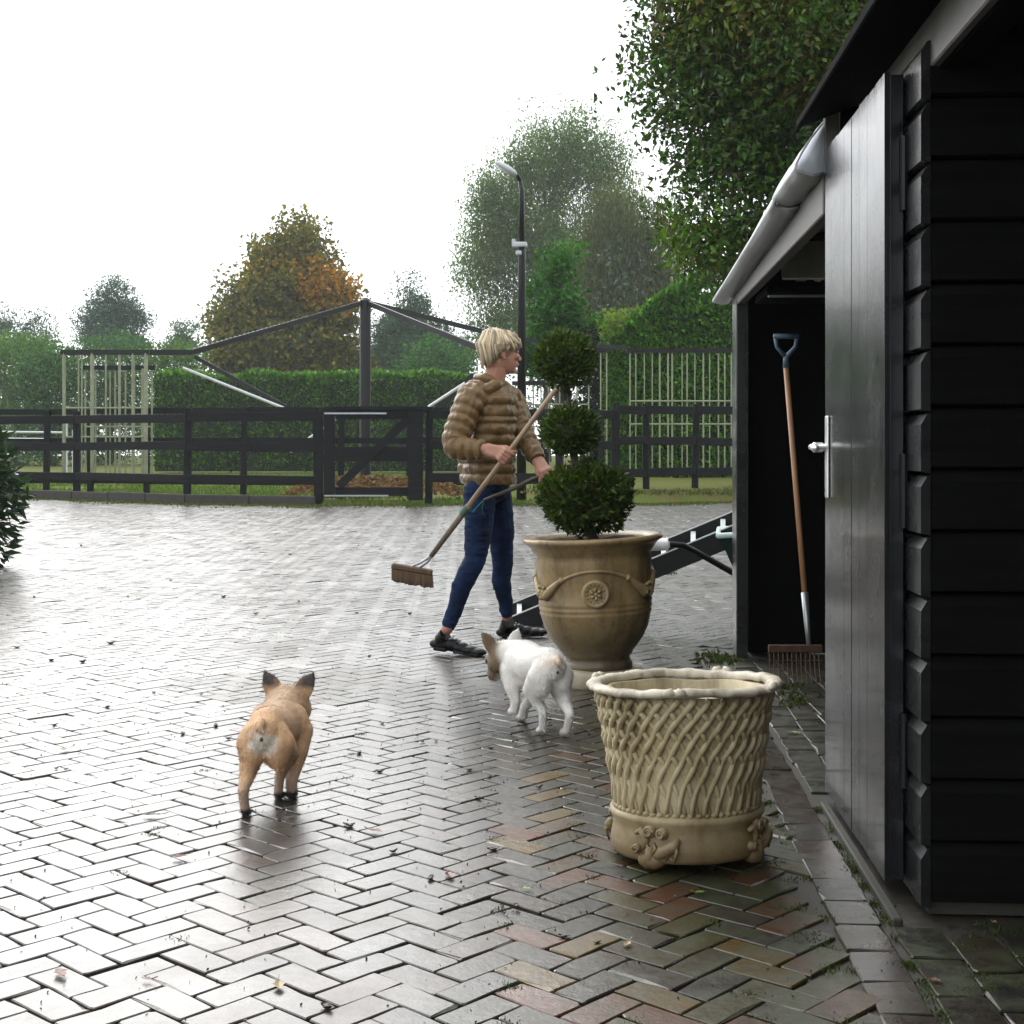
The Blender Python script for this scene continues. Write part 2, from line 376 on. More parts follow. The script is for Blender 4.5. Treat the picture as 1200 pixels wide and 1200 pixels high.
def brick_arrays(cx, cy, ux, uy, L, Wd, cols, moss, jit=.0016, tilt=.0045, und_on=True):
    n = len(cx); vx, vy = -uy, ux
    L = L+rng.normal(0, .0016, n); Wd = Wd+rng.normal(0, .0013, n)
    da = rng.normal(0, .012, n); ux, uy = ux*np.cos(da)-uy*np.sin(da), ux*np.sin(da)+uy*np.cos(da); vx, vy = -uy, ux
    cx = cx+rng.normal(0, .0012, n); cy = cy+rng.normal(0, .0012, n)
    ft = tilt*np.clip(np.hypot(cx, cy)/5.5, 1, 3.2); tx = rng.normal(0, 1, n)*ft; ty = rng.normal(0, 1, n)*ft; z0 = und(cx, cy) if und_on else 0
    z0 = z0+rng.normal(0, .0006, n)-np.where(rng.random(n) < .025, rng.uniform(.002, .005, n), 0)
    e = .001
    if und_on: gx = (und(cx+.05, cy)-und(cx-.05, cy))/.1; gy = (und(cx, cy+.05)-und(cx, cy-.05))/.1
    else: gx = gy = np.zeros(n)
    K = 10; vs = np.zeros((n, 3*K, 3)); cut = np.abs(rng.normal(.0045, .0022, (n, 4)))
    mid = rng.normal(0, .012, (n, 2))
    h_, w_ = L/2, Wd/2
    base = [(-h_, -w_+cut[:, 0]), (-h_+cut[:, 0], -w_), (mid[:, 0], -w_), (h_-cut[:, 1], -w_), (h_, -w_+cut[:, 1]),
            (h_, w_-cut[:, 2]), (h_-cut[:, 2], w_), (mid[:, 1], w_), (-h_+cut[:, 3], w_), (-h_, w_-cut[:, 3])]
    for k, (px, py) in enumerate(base):
        jx = rng.normal(0, jit, n); jy = rng.normal(0, jit, n); chip = np.where(rng.random(n) < .07, rng.uniform(.003, .008, n), 0)
        for lay, (ins, dz) in enumerate(((0.0, -.045), (0.0, -.0022), (.0024, 0.0))):
            f = 1-(ins+chip*(lay == 2))/w_
            lx = (px+jx*(lay > 0))*(1-(ins+chip*(lay == 2))/h_); ly = (py+jy*(lay > 0))*f
            X = cx+lx*ux+ly*vx; Y = cy+lx*uy+ly*vy
            vs[:, lay*K+k, 0] = X; vs[:, lay*K+k, 1] = Y
            vs[:, lay*K+k, 2] = z0+dz-(chip*.3 if lay == 1 else 0)+lx*tx+ly*ty+(X-cx)*gx+(Y-cy)*gy
    q = [(l*K+k, l*K+(k+1) % K, (l+1)*K+(k+1) % K, (l+1)*K+k) for l in (0, 1) for k in range(K)]
    q += [tuple(2*K+i for i in t) for t in ((0, 1, 8, 9), (1, 2, 7, 8), (2, 3, 6, 7), (3, 4, 5, 6))]
    c4 = np.concatenate([cols, moss[:, None]], 1)
    return vs, np.array(q), c4
nB = len(xy)
cols = PAL[rng.integers(0, len(PAL), nB)]*rng.uniform(.65, 1.15, (nB, 1))
# damp moss: along the shed and at the far edge by the fence; a few ochre and red bricks by the planter
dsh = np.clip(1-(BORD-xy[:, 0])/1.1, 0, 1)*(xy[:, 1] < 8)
dfe = np.clip(1-(pave_end(br)-bd)/2.6, 0, 1)
moss = np.clip(.12+.9*dsh**1.3+1.0*dfe**1.2 + .5*(noise3(np.stack([xy[:, 0]*.8, xy[:, 1]*.8, xy[:, 0]*0], 1), 11) > .72), 0, 1)
warm = (dsh > .3) & (xy[:, 1] < 5.5) & (rng.random(nB) < np.clip(dsh*1.15, 0, .8))
cols[warm] = np.array([(.14, .046, .018), (.11, .055, .022), (.16, .095, .016), (.08, .07, .02), (.06, .045, .022)])[rng.integers(0, 5, warm.sum())]
cols *= (1-.55*np.clip((dsh-.15)/.6, 0, 1))[:, None]          # shade beside the shed put into the tint of these damp bricks
ux = np.where(hz, bA[0], bB[0]); uy = np.where(hz, bA[1], bB[1])
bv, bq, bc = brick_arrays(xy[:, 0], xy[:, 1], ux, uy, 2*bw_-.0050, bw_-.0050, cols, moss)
inframe = (np.abs(br) < .364*bd+.05) & (bd > 2.62)
order = np.argsort(np.where(inframe, bd, 1e9)); near = order[:300]
for i in near:
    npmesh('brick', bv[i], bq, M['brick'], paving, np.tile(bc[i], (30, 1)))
rest = np.setdiff1d(np.arange(nB), near)
qq = (bq[None]+(np.arange(len(rest))*30)[:, None, None]).reshape(-1, 4)
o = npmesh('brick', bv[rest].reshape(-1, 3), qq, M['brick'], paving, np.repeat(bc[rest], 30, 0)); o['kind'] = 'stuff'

# border rows beside the shed: a header course and a mossy course
bo = MB(); bo.add([V(BORD+.05, -1, -.0075), V(3.2, -1, -.0075), V(3.2, 7.7, -.0075), V(BORD+.05, 7.7, -.0075)], [(0, 1, 2, 3)])
bo.add([V(BORD-.11, -1, -.0085), V(BORD+.05, -1, -.0085), V(BORD+.05, 7.7, -.0085), V(BORD-.11, 7.7, -.0085)], [(0, 1, 2, 3)])
border = tag(bo.build('border_paving', M['joint']), kind='structure')
rows = []
y = .6
while y < 7.6:
    rows.append((.583, y, .108, .165)); y += .171
for cx0, off in ((.71, .07), (.82, .0), (.93, .09), (1.04, .03), (1.15, .11), (1.26, .02), (1.37, .08)):
    y = .6+off
    while y < 7.5:
        if not (cx0 > .66 and y > 3.25 and y < 4.5) : rows.append((cx0, y, .104, .2))
        y += .206
rows = np.array(rows); n = len(rows)
rc = PAL[rng.integers(0, len(PAL), n)]*rng.uniform(.7, 1.2, (n, 1)); rows_up = .001; ww = rng.random(n) < .4
rc[ww] = np.array([(.07, .035, .02), (.06, .035, .02)])[rng.integers(0, 2, ww.sum())]
rc *= np.where(rows[:, 0] > .6, .28, .42)[:, None]; mo = np.clip(np.where(rows[:, 0] > .65, .95, .35)+rng.normal(0, .15, n), 0, 1)  # border tint cut as well, painting in the shade by the shed
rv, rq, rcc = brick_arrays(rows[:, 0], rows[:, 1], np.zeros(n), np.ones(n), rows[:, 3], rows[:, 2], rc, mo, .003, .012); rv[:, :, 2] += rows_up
sel = np.argsort(rows[:, 1]+100*(rows[:, 1] < 2.3)); 
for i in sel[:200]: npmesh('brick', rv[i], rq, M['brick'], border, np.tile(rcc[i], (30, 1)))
rs = sel[200:]
qq = (rq[None]+(np.arange(len(rs))*30)[:, None, None]).reshape(-1, 4)
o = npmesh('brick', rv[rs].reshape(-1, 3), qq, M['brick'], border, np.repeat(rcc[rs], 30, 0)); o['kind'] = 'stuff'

# raised verge behind the right end of the paving
vg = MB(); A_ = []
for r in np.linspace(.2, 9, 24):
    pe = pave_end(min(r, 7)); row = []
    for t, z in ((0, -.02), (.35, .07), (1.0, .18), (1.8, .25), (4, .28), (14, .25), (30, -.2)):
        row.append(rd(r, pe-.05+t, z*min(1, (r-.2)/1.2)-.02+random.uniform(-.02, .02)))
    A_.append(row)
vs = [q for row in A_ for q in row]; fs = [(i*7+j, (i+1)*7+j, (i+1)*7+j+1, i*7+j+1) for i in range(23) for j in range(6)]
vg.add(vs, fs); tag(vg.build('verge', M['ground'], smooth=True), kind='structure')

# ================================================================== SHED
WX = .76
shed = thing('wooden_shed', (WX, 3.334, 0), 'black weatherboarded wooden shed with an open bay, at the right edge of the yard', 'shed')
PITCH = .144
def board_prof(depth=.022):                      # (out, z) of one rebated weatherboard, bevelled top
    return [(0, 0), (depth, .004), (depth, .112), (depth*.35, .136), (0, .139)]
for i in range(14):
    z = .03+i*PITCH
    pr = board_prof(); b = MB(); x0, x1 = WX+.002, 4.4
    vs = [V(x, 3.334-o_, z+h_) for x in (x0, x1) for o_, h_ in pr]; k = len(pr)
    b.add(vs, [tuple(range(k-1, -1, -1)), tuple(range(k, 2*k))]+[(j, (j+1) % k, k+(j+1) % k, k+j) for j in range(k)])
    b.build('board', M['shadeboard'], shed)
    b = MB(); y0, y1 = 3.334-.02, 3.60+random.uniform(-.004, .004)
    vs = [V(WX-o_, y_, z+h_-.012) for y_ in (y0, y1) for o_, h_ in pr]
    b.add(vs, [tuple(range(k)), tuple(range(2*k-1, k-1, -1))]+[(j, k+j, k+(j+1) % k, (j+1) % k) for j in range(k)])
    b.build('board', M['shed'], shed)
def part(name, boxes, mat, ch=.004, parent=shed):
    b = MB()
    for c, s_ in boxes: b.box(c, s_, ch=ch)
    return b.build(name, mat, parent)
part('corner_post', [((WX+.05, 3.39, 1.0), (.08, .08, 1.98))], M['inside'])
part('door_jamb', [((WX+.03, 3.65, 1.0), (.06, .07, 1.98))], M['inside'])
# wall plate carried forward over the open bay toward the viewer
part('wall_plate', [((WX+.012, 1.3, 2.03), (.024, 6.2, .125))], M['greybeam'])
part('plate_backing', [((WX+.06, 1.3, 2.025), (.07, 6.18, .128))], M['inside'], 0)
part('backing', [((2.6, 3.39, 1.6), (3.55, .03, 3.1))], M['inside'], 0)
part('floor_plinth', [((WX+1.8, 3.36, .014), (3.6, .05, .03))], M['kerb'], 0)
# roof over near part: black sheet on black boarding
def slab(name, pts, t, mat):
    b = MB(); n = len(pts); vs = [Vector(q) for q in pts]+[Vector(q)+V(0, 0, t) for q in pts]
    b.add(vs, [tuple(range(n-1, -1, -1)), tuple(range(n, 2*n))]+[(i, (i+1) % n, n+(i+1) % n, n+i) for i in range(n)])
    return b.build(name, mat, shed)
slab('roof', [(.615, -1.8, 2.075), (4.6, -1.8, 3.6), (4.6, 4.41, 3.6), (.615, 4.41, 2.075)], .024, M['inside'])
part('fascia', [((.612, 1.3, 2.087), (.016, 6.25, .028))], M['inside'])
part('gable_board', [((.712, 4.425, 2.06), (.045, .022, .25))], M['greybeam'])
part('gable_fill', [((.765, 4.428, 2.03), (.055, .03, .26))], M['inside'], 0)
part('unseen_back_wall', [((4.45, 2.9, 1.6), (.06, 9.6, 3.2)), ((2.6, -1.75, 1.6), (3.6, .06, 3.2))], M['inside'], 0)  # unseen back and end walls, added to keep the bay dark
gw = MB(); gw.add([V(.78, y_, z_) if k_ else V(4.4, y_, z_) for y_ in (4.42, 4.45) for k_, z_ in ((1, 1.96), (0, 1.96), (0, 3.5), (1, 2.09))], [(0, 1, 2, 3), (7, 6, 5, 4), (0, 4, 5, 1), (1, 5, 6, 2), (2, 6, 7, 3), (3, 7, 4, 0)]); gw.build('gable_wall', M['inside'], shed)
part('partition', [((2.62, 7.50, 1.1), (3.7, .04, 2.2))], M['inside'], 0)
slab('lean_to_roof', [(.70, 4.42, 1.99), (4.6, 4.42, 2.75), (4.6, 7.56, 2.75), (.70, 7.56, 1.99)], .04, M['shed'])
part('end_post', [((.7185, 7.395, .94), (.057, .23, 1.875))], M['shed'])
part('lintel', [((.715, 5.87, 1.878), (.045, 2.80, .128))], M['greybeam'])
part('shelf', [((1.6, 6.7, 1.80), (1.7, .5, .035))], M['inside'])
part('shelf_rail', [((1.6, 6.43, 1.765), (1.7, .012, .012))], M['steel'])
part('threshold', [((.672, 3.78, -.006), (.024, 1.06, .04))], M['kerb'], .004)
# door
DY0, DY1 = 3.475, 4.39
dr = MB(); dr.box((SHEDX+.026, (DY0+DY1)/2, 1.012), (.036, DY1-DY0, 1.96), ch=.003)
door = dr.build('door', M['door'], shed)
npk = 8; pw = (DY1-DY0)/npk
for i in range(npk):
    b = MB(); b.box((SHEDX+.004+random.uniform(-.0007, .0007), DY0+pw*(i+.5), 1.012+random.uniform(-.003, .003)), (.014, pw-.0008, 1.968), ch=.0009); b.build('door_plank', M['door'], door)
hy = 4.325; hz_ = 1.085
b = MB(); b.box((SHEDX-.007, hy, hz_-.03), (.008, .042, .25), ch=.003); b.build('handle_plate', M['chrome'], door)
b = MB(); b.tube([(SHEDX-.01, hy, hz_), (SHEDX-.05, hy, hz_), (SHEDX-.056, hy-.012, hz_), (SHEDX-.056, hy-.11, hz_-.003)], .0095, 10); b.build('door_handle', M['chrome'], door, True)
b = MB(); b.box((SHEDX-.028, hy+.045, hz_-.001), (.03, .05, .03), ch=.004); b.build('lock_case', M['chrome'], door)
for hzz in (.35, .98, 1.75):
    b = MB(); b.tube([(WX-.028, DY0-.008, hzz-.09), (WX-.028, DY0-.008, hzz+.09)], .009, 8); b.build('hinge', M['blackmetal'], door)
# gutter cover on the lean-to: two pale half-round lengths, the second one sagging, broken joint between
CAPP = []
def gutter(y0, y1, drop0, drop1, jag0, jag1, flare=0):
    b = MB(); n = 14; m = 10; vs = []
    prof = [(.705, 2.11), (.680, 2.08), (.652, 2.043), (.626, 2.003), (.610, 1.968), (.608, 1.952), (.622, 1.944), (.655, 1.938), (.690, 1.938)]
    for i in range(n):
        t = i/(n-1)
        for j, (x, z) in enumerate(prof):
            y = y0+(y1-y0)*t+(jag0*math.sin(j*2.3) if i == 0 else 0)+(jag1*math.sin(j*1.7+1) if i == n-1 else 0)
            sq = 1-.45*t*flare
            zz = 1.935+(z-1.935)*sq - (drop0+(drop1-drop0)*t) - .004*math.sin(j*3+i)
            if not flare and i == 0: CAPP.append(V(x, y, zz))
            vs.append(V(x+.02*math.sin(t*3)*flare*.2, y, zz))
    k = len(prof)
    fs = [(i*k+j, i*k+j+1, (i+1)*k+j+1, (i+1)*k+j) for i in range(n-1) for j in range(k-1)]
    b.add(vs, fs); o = b.build('gutter', M['gutter'], shed, True)
    md = o.modifiers.new('thick', 'SOLIDIFY'); md.thickness = .006; return o
gutter(4.44, 5.02, 0, 0, 0, .03); gutter(5.0, 7.75, .012, .07, .03, .01, 1)
b = MB(); cv = [q-V(0, .004, 0) for q in CAPP]; cm_ = sum(cv, V(0, 0, 0))/len(cv)
ri = [cm_+(q-cm_)*.55-V(0, .022, 0) for q in cv]; nn_ = len(cv)
b.add(cv+ri+[cm_-V(0, .03, 0)], [(i, (i+1) % nn_, nn_+(i+1) % nn_, nn_+i) for i in range(nn_)]+[(nn_+i, nn_+(i+1) % nn_, 2*nn_) for i in range(nn_)])
b.build('gutter_cap', simple('bluish_cap', (.50, .54, .60), .45, .12, 8, .15, 20), shed, True)
# pale sheets on the shelf
sh = MB()
for k in range(6): sh.tube([(.97+k*.05, 6.44+.02*k, 1.85), (1.12+k*.05, 6.6, 2.04)], .028, 8)
tag(sh.build('corrugated_sheet', M['pale'], None, True, origin=(1.2, 6.6, 1.82)), 'pale corrugated sheet leaning on the shelf inside the dark shed bay', 'roof sheet')
sh = MB(); sh.box((.93, 6.45, 1.93), (.24, .012, .22), Matrix.Rotation(R_(-32), 3, 'X'), ch=.003)
for k in range(3): sh.box((.92+k*.07, 6.59, 1.86+.05*k), (.05, .02, .02), ch=.003)
tag(sh.build('grey_tile', M['pale'], None, origin=(.98, 6.62, 1.82)), 'flat grey slotted tile propped on the shelf beside the corrugated sheet', 'tile')

# ================================================================== rake in the shed
hb = P(948, 757, 6.42); ht = P(919, 404, 6.75)
rake = thing('rake', (hb.x, hb.y, 0), 'landscape rake with long orange wooden handle leaning in the dark shed bay', 'rake')
b = MB(); f1 = hb.lerp(ht, .14); b.tube([f1, hb.lerp(ht, .5), hb.lerp(ht, .93)], .0135, 10); b.build('handle', M['ochrewood'], rake, True)
b = MB(); b.tube([hb, f1.lerp(hb, .5), hb.lerp(ht, .17)], [.010, .014, .017], 10); b.build('ferrule', M['steel'], rake, True)
gp = hb.lerp(ht, .92); b = MB(); g1 = gp+UP*.05
b.tube([gp, g1, g1+RV*.045+UP*.05, g1+RV*.052+UP*.10], [.016, .014, .009, .009], 8)
b.tube([g1, g1-RV*.045+UP*.05, g1-RV*.052+UP*.10], [.012, .009, .009], 8)
b.tube([g1-RV*.06+UP*.10, g1+RV*.06+UP*.10], .012, 8); b.build('grip', M['bluegrip'], rake, True)
b = MB(); rc_ = P(930, 760, 6.42); b.beam(rc_-RV*.115, rc_+RV*.13, .02, .034, ch=.003)
b.build('rake_head', M['rust'], rake)
for k in range(12):
    b = MB(); q = rc_-RV*(.11-.0205*k)-UP*.02; z1 = max(0.01, .005)
    b.tube([q, q-UP*.07-FV*.01, V(q.x, q.y, .012)-FV*.05], .0035, 5); b.build('tine', M['rust'], rake)
b = MB(); q = rc_-UP*.055; b.tube([q-RV*.11, q+RV*.13], .004, 5); b.build('tine_brace', M['rust'], rake)

# ================================================================== PLANTERS
def tilt(o, ax, ang, piv):
    pass
# --- basket-weave planter
pc = rd((806-600)*3.76/FPX, 3.76)
bp = thing('basket_planter', pc, 'empty cream stone planter moulded as woven basket with chalky rim and flower feet', 'planter')
TILT = Matrix.Rotation(R_(-1.0), 4, FV)
def rbody(z):                                    # outer radius of the woven wall
    return np.interp(z, [.11, .2, .3, .4, .45], [.186, .196, .210, .226, .234])
def wobr(q, a, i): return q*(1+.006*math.sin(3*a+.7)+.004*math.sin(7*a+i*.1))
b = MB(); prof = [(.0, .016), (.18, .016), (.200, .020), (.206, .030), (.205, .055), (.198, .085), (.197, .105), (.205, .117), (.206, .128), (.196, .134), (.186, .14), (.196, .2), (.206, .3), (.220, .4), (.226, .44),
    (.200, .44), (.19, .35), (.175, .2), (.17, .16), (0, .155)]
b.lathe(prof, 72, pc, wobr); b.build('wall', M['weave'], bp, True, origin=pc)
NS = 36
for fam in (1, -1):
    for k in range(NS):
        pts = []; rr = []; n = 26
        for j in range(n):
            u = j/(n-1); z = .137+u*.298
            th = 2*PI*(k+(.5 if fam < 0 else 0))/NS + fam*(.10*u+.66*u**1.55)
            th += .008*math.sin(j*.7+k)
            ph = NS*2*(.10*u+.66*u**1.55)/(2*PI)*PI*2/2
            over = math.cos(ph + (0 if fam > 0 else PI))
            r = rbody(z)-.0022 + .0040*over*(.3+.7*min(1, u*2.2)) + (.0025 if fam > 0 else -.0005)
            p = V(r*math.cos(th), r*math.sin(th), z); p = wobr(p, th, 0); pts.append(pc+p)
            rr.append(.0090*(1+.08*math.sin(j*1.3+k*2))*(.86 if fam < 0 else 1)*(1-.18*(1-u)))
        b = MB(); b.tube(pts, rr, 6); b.build('strand', M['weave'], bp, True, origin=pc)
b = MB()
def wrim(q, a, i): return q*(1+.004*math.sin(3*a+.7)+.0018*math.sin(19*a+i)+.0015*math.sin(31*a))+V(0, 0, .0025*math.sin(4*a+1)+.0012*math.sin(17*a+i*.4)-(.004 if (math.sin(11*a+2) > .93 and 2 < i < 7) else 0))
b.lathe([(.222, .442), (.240, .441), (.254, .444), (.2605, .449), (.261, .455), (.255, .461), (.244, .464), (.230, .463), (.222, .458), (.218, .445), (.222, .442)], 120, pc, wrim)
b.build('rim', M['rimwhite'], bp, True, origin=pc)
for a0 in (R_(-98), R_(-28), R_(62), R_(152)):    # leaves and ties modelled on the rim
    b = MB()
    for s_ in (-1, 1):
        b.tube([pc+V(.260*math.cos(a0+t*s_), .260*math.sin(a0+t*s_), .455+.006*math.sin(t*30)) for t in (0, .04, .08, .12)], [.004, .012, .010, .002], 7)
    b.build('rim_leaf', M['rimwhite'], bp, True, origin=pc)
b = MB(); 
for k in range(60):
    a = 2*PI*k/60; b.ell(pc+V(.190*math.cos(a), .190*math.sin(a), .139), (.010, .010, .008), nu=8, nv=5)
b.build('bead_band', M['weave'], bp, True, origin=pc)
view_a = math.atan2(-pc.y, -pc.x)                # direction of the viewer seen from the planter
for da in (-.42, 1.15, 2.72, 4.29):
    a = view_a+da; rad = V(math.cos(a), math.sin(a), 0); tan = V(-math.sin(a), math.cos(a), 0); b = MB()
    def q(t, z, o_=.0): return pc+rad*(.196+o_*.55)+tan*t*1.1+UP*z
    rot = Matrix((tan, rad, UP)).transposed()
    for (t, z, s_) in ((-.012, .098, .017), (.020, .095, .016), (-.045, .052, .013)):
        b.ell(q(t, z, .008), (s_, .013, s_), rot, 12, 8)
        b.tube([q(t+s_*.75*math.cos(w)*(1-w/14), z+s_*.8*math.sin(w)*(1-w/14), .033) for w in np.linspace(0, 9, 26)], .0034, 5)
    b.tube([q(-.05, .09), q(-.035, .1, .01), q(-.02, .075, .013), q(-.03, .05, .012)], [.006, .010, .009, .006], 7)
    b.tube([q(.06, .085, .004), q(.05, .068, .014), q(.02, .05, .018), q(-.005, .03, .016)], [.006, .016, .017, .006], 8)
    b.tube([q(-.01, .06, .012), q(-.012, .035, .018), q(-.018, .008, .012)], [.012, .015, .012], 8)
    b.tube([q(.035, .04, .01), q(.05, .03, .016)], [.006, .003], 6)
    for w in range(5): b.tube([q(-.02+.018*w, .068+.004*math.sin(w*2), .012), q(-.012+.018*w, .058, .026), q(-.03+.02*w, .042-.004*w, .02)], [.003, .006, .002], 6)
    b.ell(q(-.012, .026, -.01), (.04, .028, .026), rot, 12, 8)
    b.build('flower_foot', M['weave'], bp, True, origin=pc)

bp.rotation_euler = Matrix.Rotation(R_(-2.2), 3, RV).to_euler(); bp.rotation_euler = (Matrix.Rotation(R_(-2.6), 3, RV) @ Matrix.Rotation(R_(-1.2), 3, FV)).to_euler()
# --- big glazed vase with garland, tilted a little
vc = rd((702-600)*6.47/FPX, 6.47)
vase = thing('garden_vase', vc, 'tall honey glazed garden vase with garland and round medallion, holding a clipped bush', 'vase')
VT = Matrix.Rotation(R_(-2.6), 4, FV)
def vt(q): return vc + (VT @ Vector(q))
b = MB(); b.lathe([(0, .075), (.185, .075), (.2, .07), (.206, .055), (.206, .02), (.2, -.01), (0, -.01)], 64, vc); b.build('plinth', M['stone'], vase, True, origin=vc)
prof = [(0, .07), (.15, .07), (.158, .078), (.158, .098), (.15, .104), (.146, .118), (.150, .13), (.158, .134), (.162, .145), (.178, .165), (.212, .21), (.238, .262), (.252, .318), (.2565, .330), (.2575, .336), (.2545, .342), (.2585, .351), (.2605, .358), (.257, .364), (.259, .374), (.2615, .382), (.258, .39),
        (.262, .46), (.2655, .54), (.266, .575), (.263, .590), (.268, .600), (.277, .612), (.289, .634), (.303, .648), (.317, .655), (.321, .664), (.317, .675), (.302, .679), (.275, .668), (.255, .655), (.25, .6), (0, .6)]
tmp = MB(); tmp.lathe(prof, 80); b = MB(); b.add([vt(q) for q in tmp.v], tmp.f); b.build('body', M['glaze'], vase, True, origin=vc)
tmp = MB(); tmp.lathe([(0, .652), (.15, .66), (.262, .655)], 40); b = MB(); b.add([vt(q+V(0, 0, random.uniform(-.006, .006))) for q in tmp.v], tmp.f); b.build('soil', M['soil'], vase)
va = math.atan2(-vc.y, -vc.x)+.02
def vq(a, z, o_=0.0):
    r = np.interp(z, [.38, .46, .54, .6], [.258, .262, .2655, .266])+o_
    return vt((r*math.cos(va+a), r*math.sin(va+a), z))
for k in range(3):
    a0 = k*2*PI/3; b = MB(); pts = []; rr = []
    for t in np.linspace(-1, 1, 33):
        at = abs(t); z = .535-.115*max(0, at-.1)**1.55 if at < .62 else .535-.115*(.52**1.55)-.19*(at-.62)
        pts.append(vq(a0+t*1.0, z, .004)); rr.append(.0075 if at < .55 else .0085+.018*(at-.55)/.45)
    b.tube(pts, rr, 8)
    for t in (-.58, .58):
        b.ell(vq(a0+t, .535-.115*(.48**1.55), .006), .0145, nu=10, nv=7)
    b.build('garland', M['relief'], vase, True, origin=vc)
    b = MB(); a1 = a0+PI/3
    c = vq(a1, .435, .006); rot = Matrix.Rotation(va+a1, 3, 'Z')
    b.ell(c, (.016, .036, .03), rot, 14, 9)
    for dy, dz, s_ in ((-.02, .026, .009), (.02, .026, .009), (0, .031, .009), (-.014, .006, .008), (.014, .006, .008), (0, -.006, .009), (0, -.02, .011), (-.026, -.01, .01), (.026, -.01, .01)):
        b.ell(c+rot @ V(.013, dy, dz), s_, nu=8, nv=6)
    b.build('mask', M['relief'], vase, True, origin=vc)
b = MB(); n_ = Vector((math.cos(va), math.sin(va), 0)); c = vq(0, .435, .0)
t_ = V(-n_.y, n_.x, 0)
def mq(x, z, o_): return c+VT.to_3x3() @ (t_*x+UP*z+n_*o_)
vs = []; pr = [(0, .006), (.036, .007), (.042, .009), (.048, .016), (.056, .016), (.062, .012), (.064, -.01)]
for r, o_ in pr:
    for k in range(32): vs.append(mq(r*math.cos(2*PI*k/32), r*math.sin(2*PI*k/32), o_))
b.add(vs, [(i*32+k, i*32+(k+1) % 32, (i+1)*32+(k+1) % 32, (i+1)*32+k) for i in range(len(pr)-1) for k in range(32)])
for k in range(6):
    a = PI/2+k*PI/3; b.tube([mq(.006*math.cos(a), .006*math.sin(a), .01), mq(.02*math.cos(a+.15), .02*math.sin(a+.15), .016), mq(.03*math.cos(a-.15), .03*math.sin(a-.15), .012)], [.004, .0075, .003], 7)
for k in range(14):
    a = k*2*PI/14; b.ell(mq(.041*math.cos(a), .041*math.sin(a), .01), .0055, nu=7, nv=5)
b.ell(mq(0, 0, .012), .009); b.build('medallion', M['relief'], vase, True, origin=vc)

# ================================================================== foliage generators
def leaf_quads(c, size, aspect, dirs=None, fold=.25, up=0.0):
    n = len(c)
    d = rng.normal(size=(n, 3)) if dirs is None else dirs+rng.normal(scale=.45, size=(n, 3))
    d /= np.linalg.norm(d, axis=1)[:, None]+1e-9
    e = rng.normal(size=(n, 3)); e[:, 2] *= (1-up)
    nrm = rng.normal(size=(n, 3)); nrm[:, 2] += up*2.5
    s = np.cross(d, nrm); s /= np.linalg.norm(s, axis=1)[:, None]+1e-9
    nn = np.cross(s, d); L = (size*rng.uniform(.65, 1.3, n))[:, None]; w = L*aspect/2
    v = np.empty((n, 4, 3)); v[:, 0] = c-d*L*.5; v[:, 2] = c+d*L*.5
    v[:, 1] = c+s*w+nn*w*fold-d*L*.06; v[:, 3] = c-s*w+nn*w*fold-d*L*.06
    return v.reshape(-1, 3), np.arange(n*4).reshape(-1, 4)
def leaf_cols(n, pal, var=.3, w=None):
    pal = np.array(pal); i = rng.choice(len(pal), n, p=w); c = pal[i]*rng.uniform(1-var, 1+var, (n, 1)); return np.repeat(c, 4, 0)
def clumps(lobes, ncl, perc, crad, shell=.55, zsq=1.0):
    """points gathered in clumps spread through a crown of ellipsoid lobes"""
    vol = np.array([q[1][0]*q[1][1]*q[1][2] for q in lobes]); vol = vol/vol.sum(); cs = []
    for (c, r), v in zip(lobes, vol):
        k = max(1, int(ncl*v)); d = rng.normal(size=(k, 3)); d /= np.linalg.norm(d, axis=1)[:, None]
        rad = (shell+(1-shell)*rng.random(k)**.7)*rng.uniform(.86, 1.03, k)
        cs.append(np.array(c)+d*rad[:, None]*np.array(r))
    cs = np.concatenate(cs); k = len(cs)
    cr = crad*rng.uniform(.55, 1.35, k)
    idx = np.repeat(np.arange(k), perc); off = np.clip(rng.normal(size=(len(idx), 3)), -1.4, 1.4); off[:, 2] *= zsq
    off *= .5
    return cs, cs[idx]+off*cr[idx][:, None], idx
def crown(name, parent, lobes, ncl, perc, crad, leaf, pal, mat, aspect=.5, var=.3, shell=.5, up=.3, clvar=.25, dirs=None, zsq=.8, w=None, hue=None):
    cs, pts, idx = clumps(lobes, ncl, perc, crad, shell, zsq)
    dd = np.tile(np.array(dirs), (len(pts), 1)) if dirs is not None else None
    v, q = leaf_quads(pts, leaf, aspect, dd, up=up)
    cols = leaf_cols(len(pts), pal, var, w)
    cm = rng.uniform(1-clvar, 1+clvar, len(cs))[idx]; cols = cols*np.repeat(cm, 4)[:, None]
    if hue is not None: cols = hue(np.repeat(cs[idx], 4, 0), cols)
    o = npmesh(name, v, q, mat, parent, cols); return cs, o
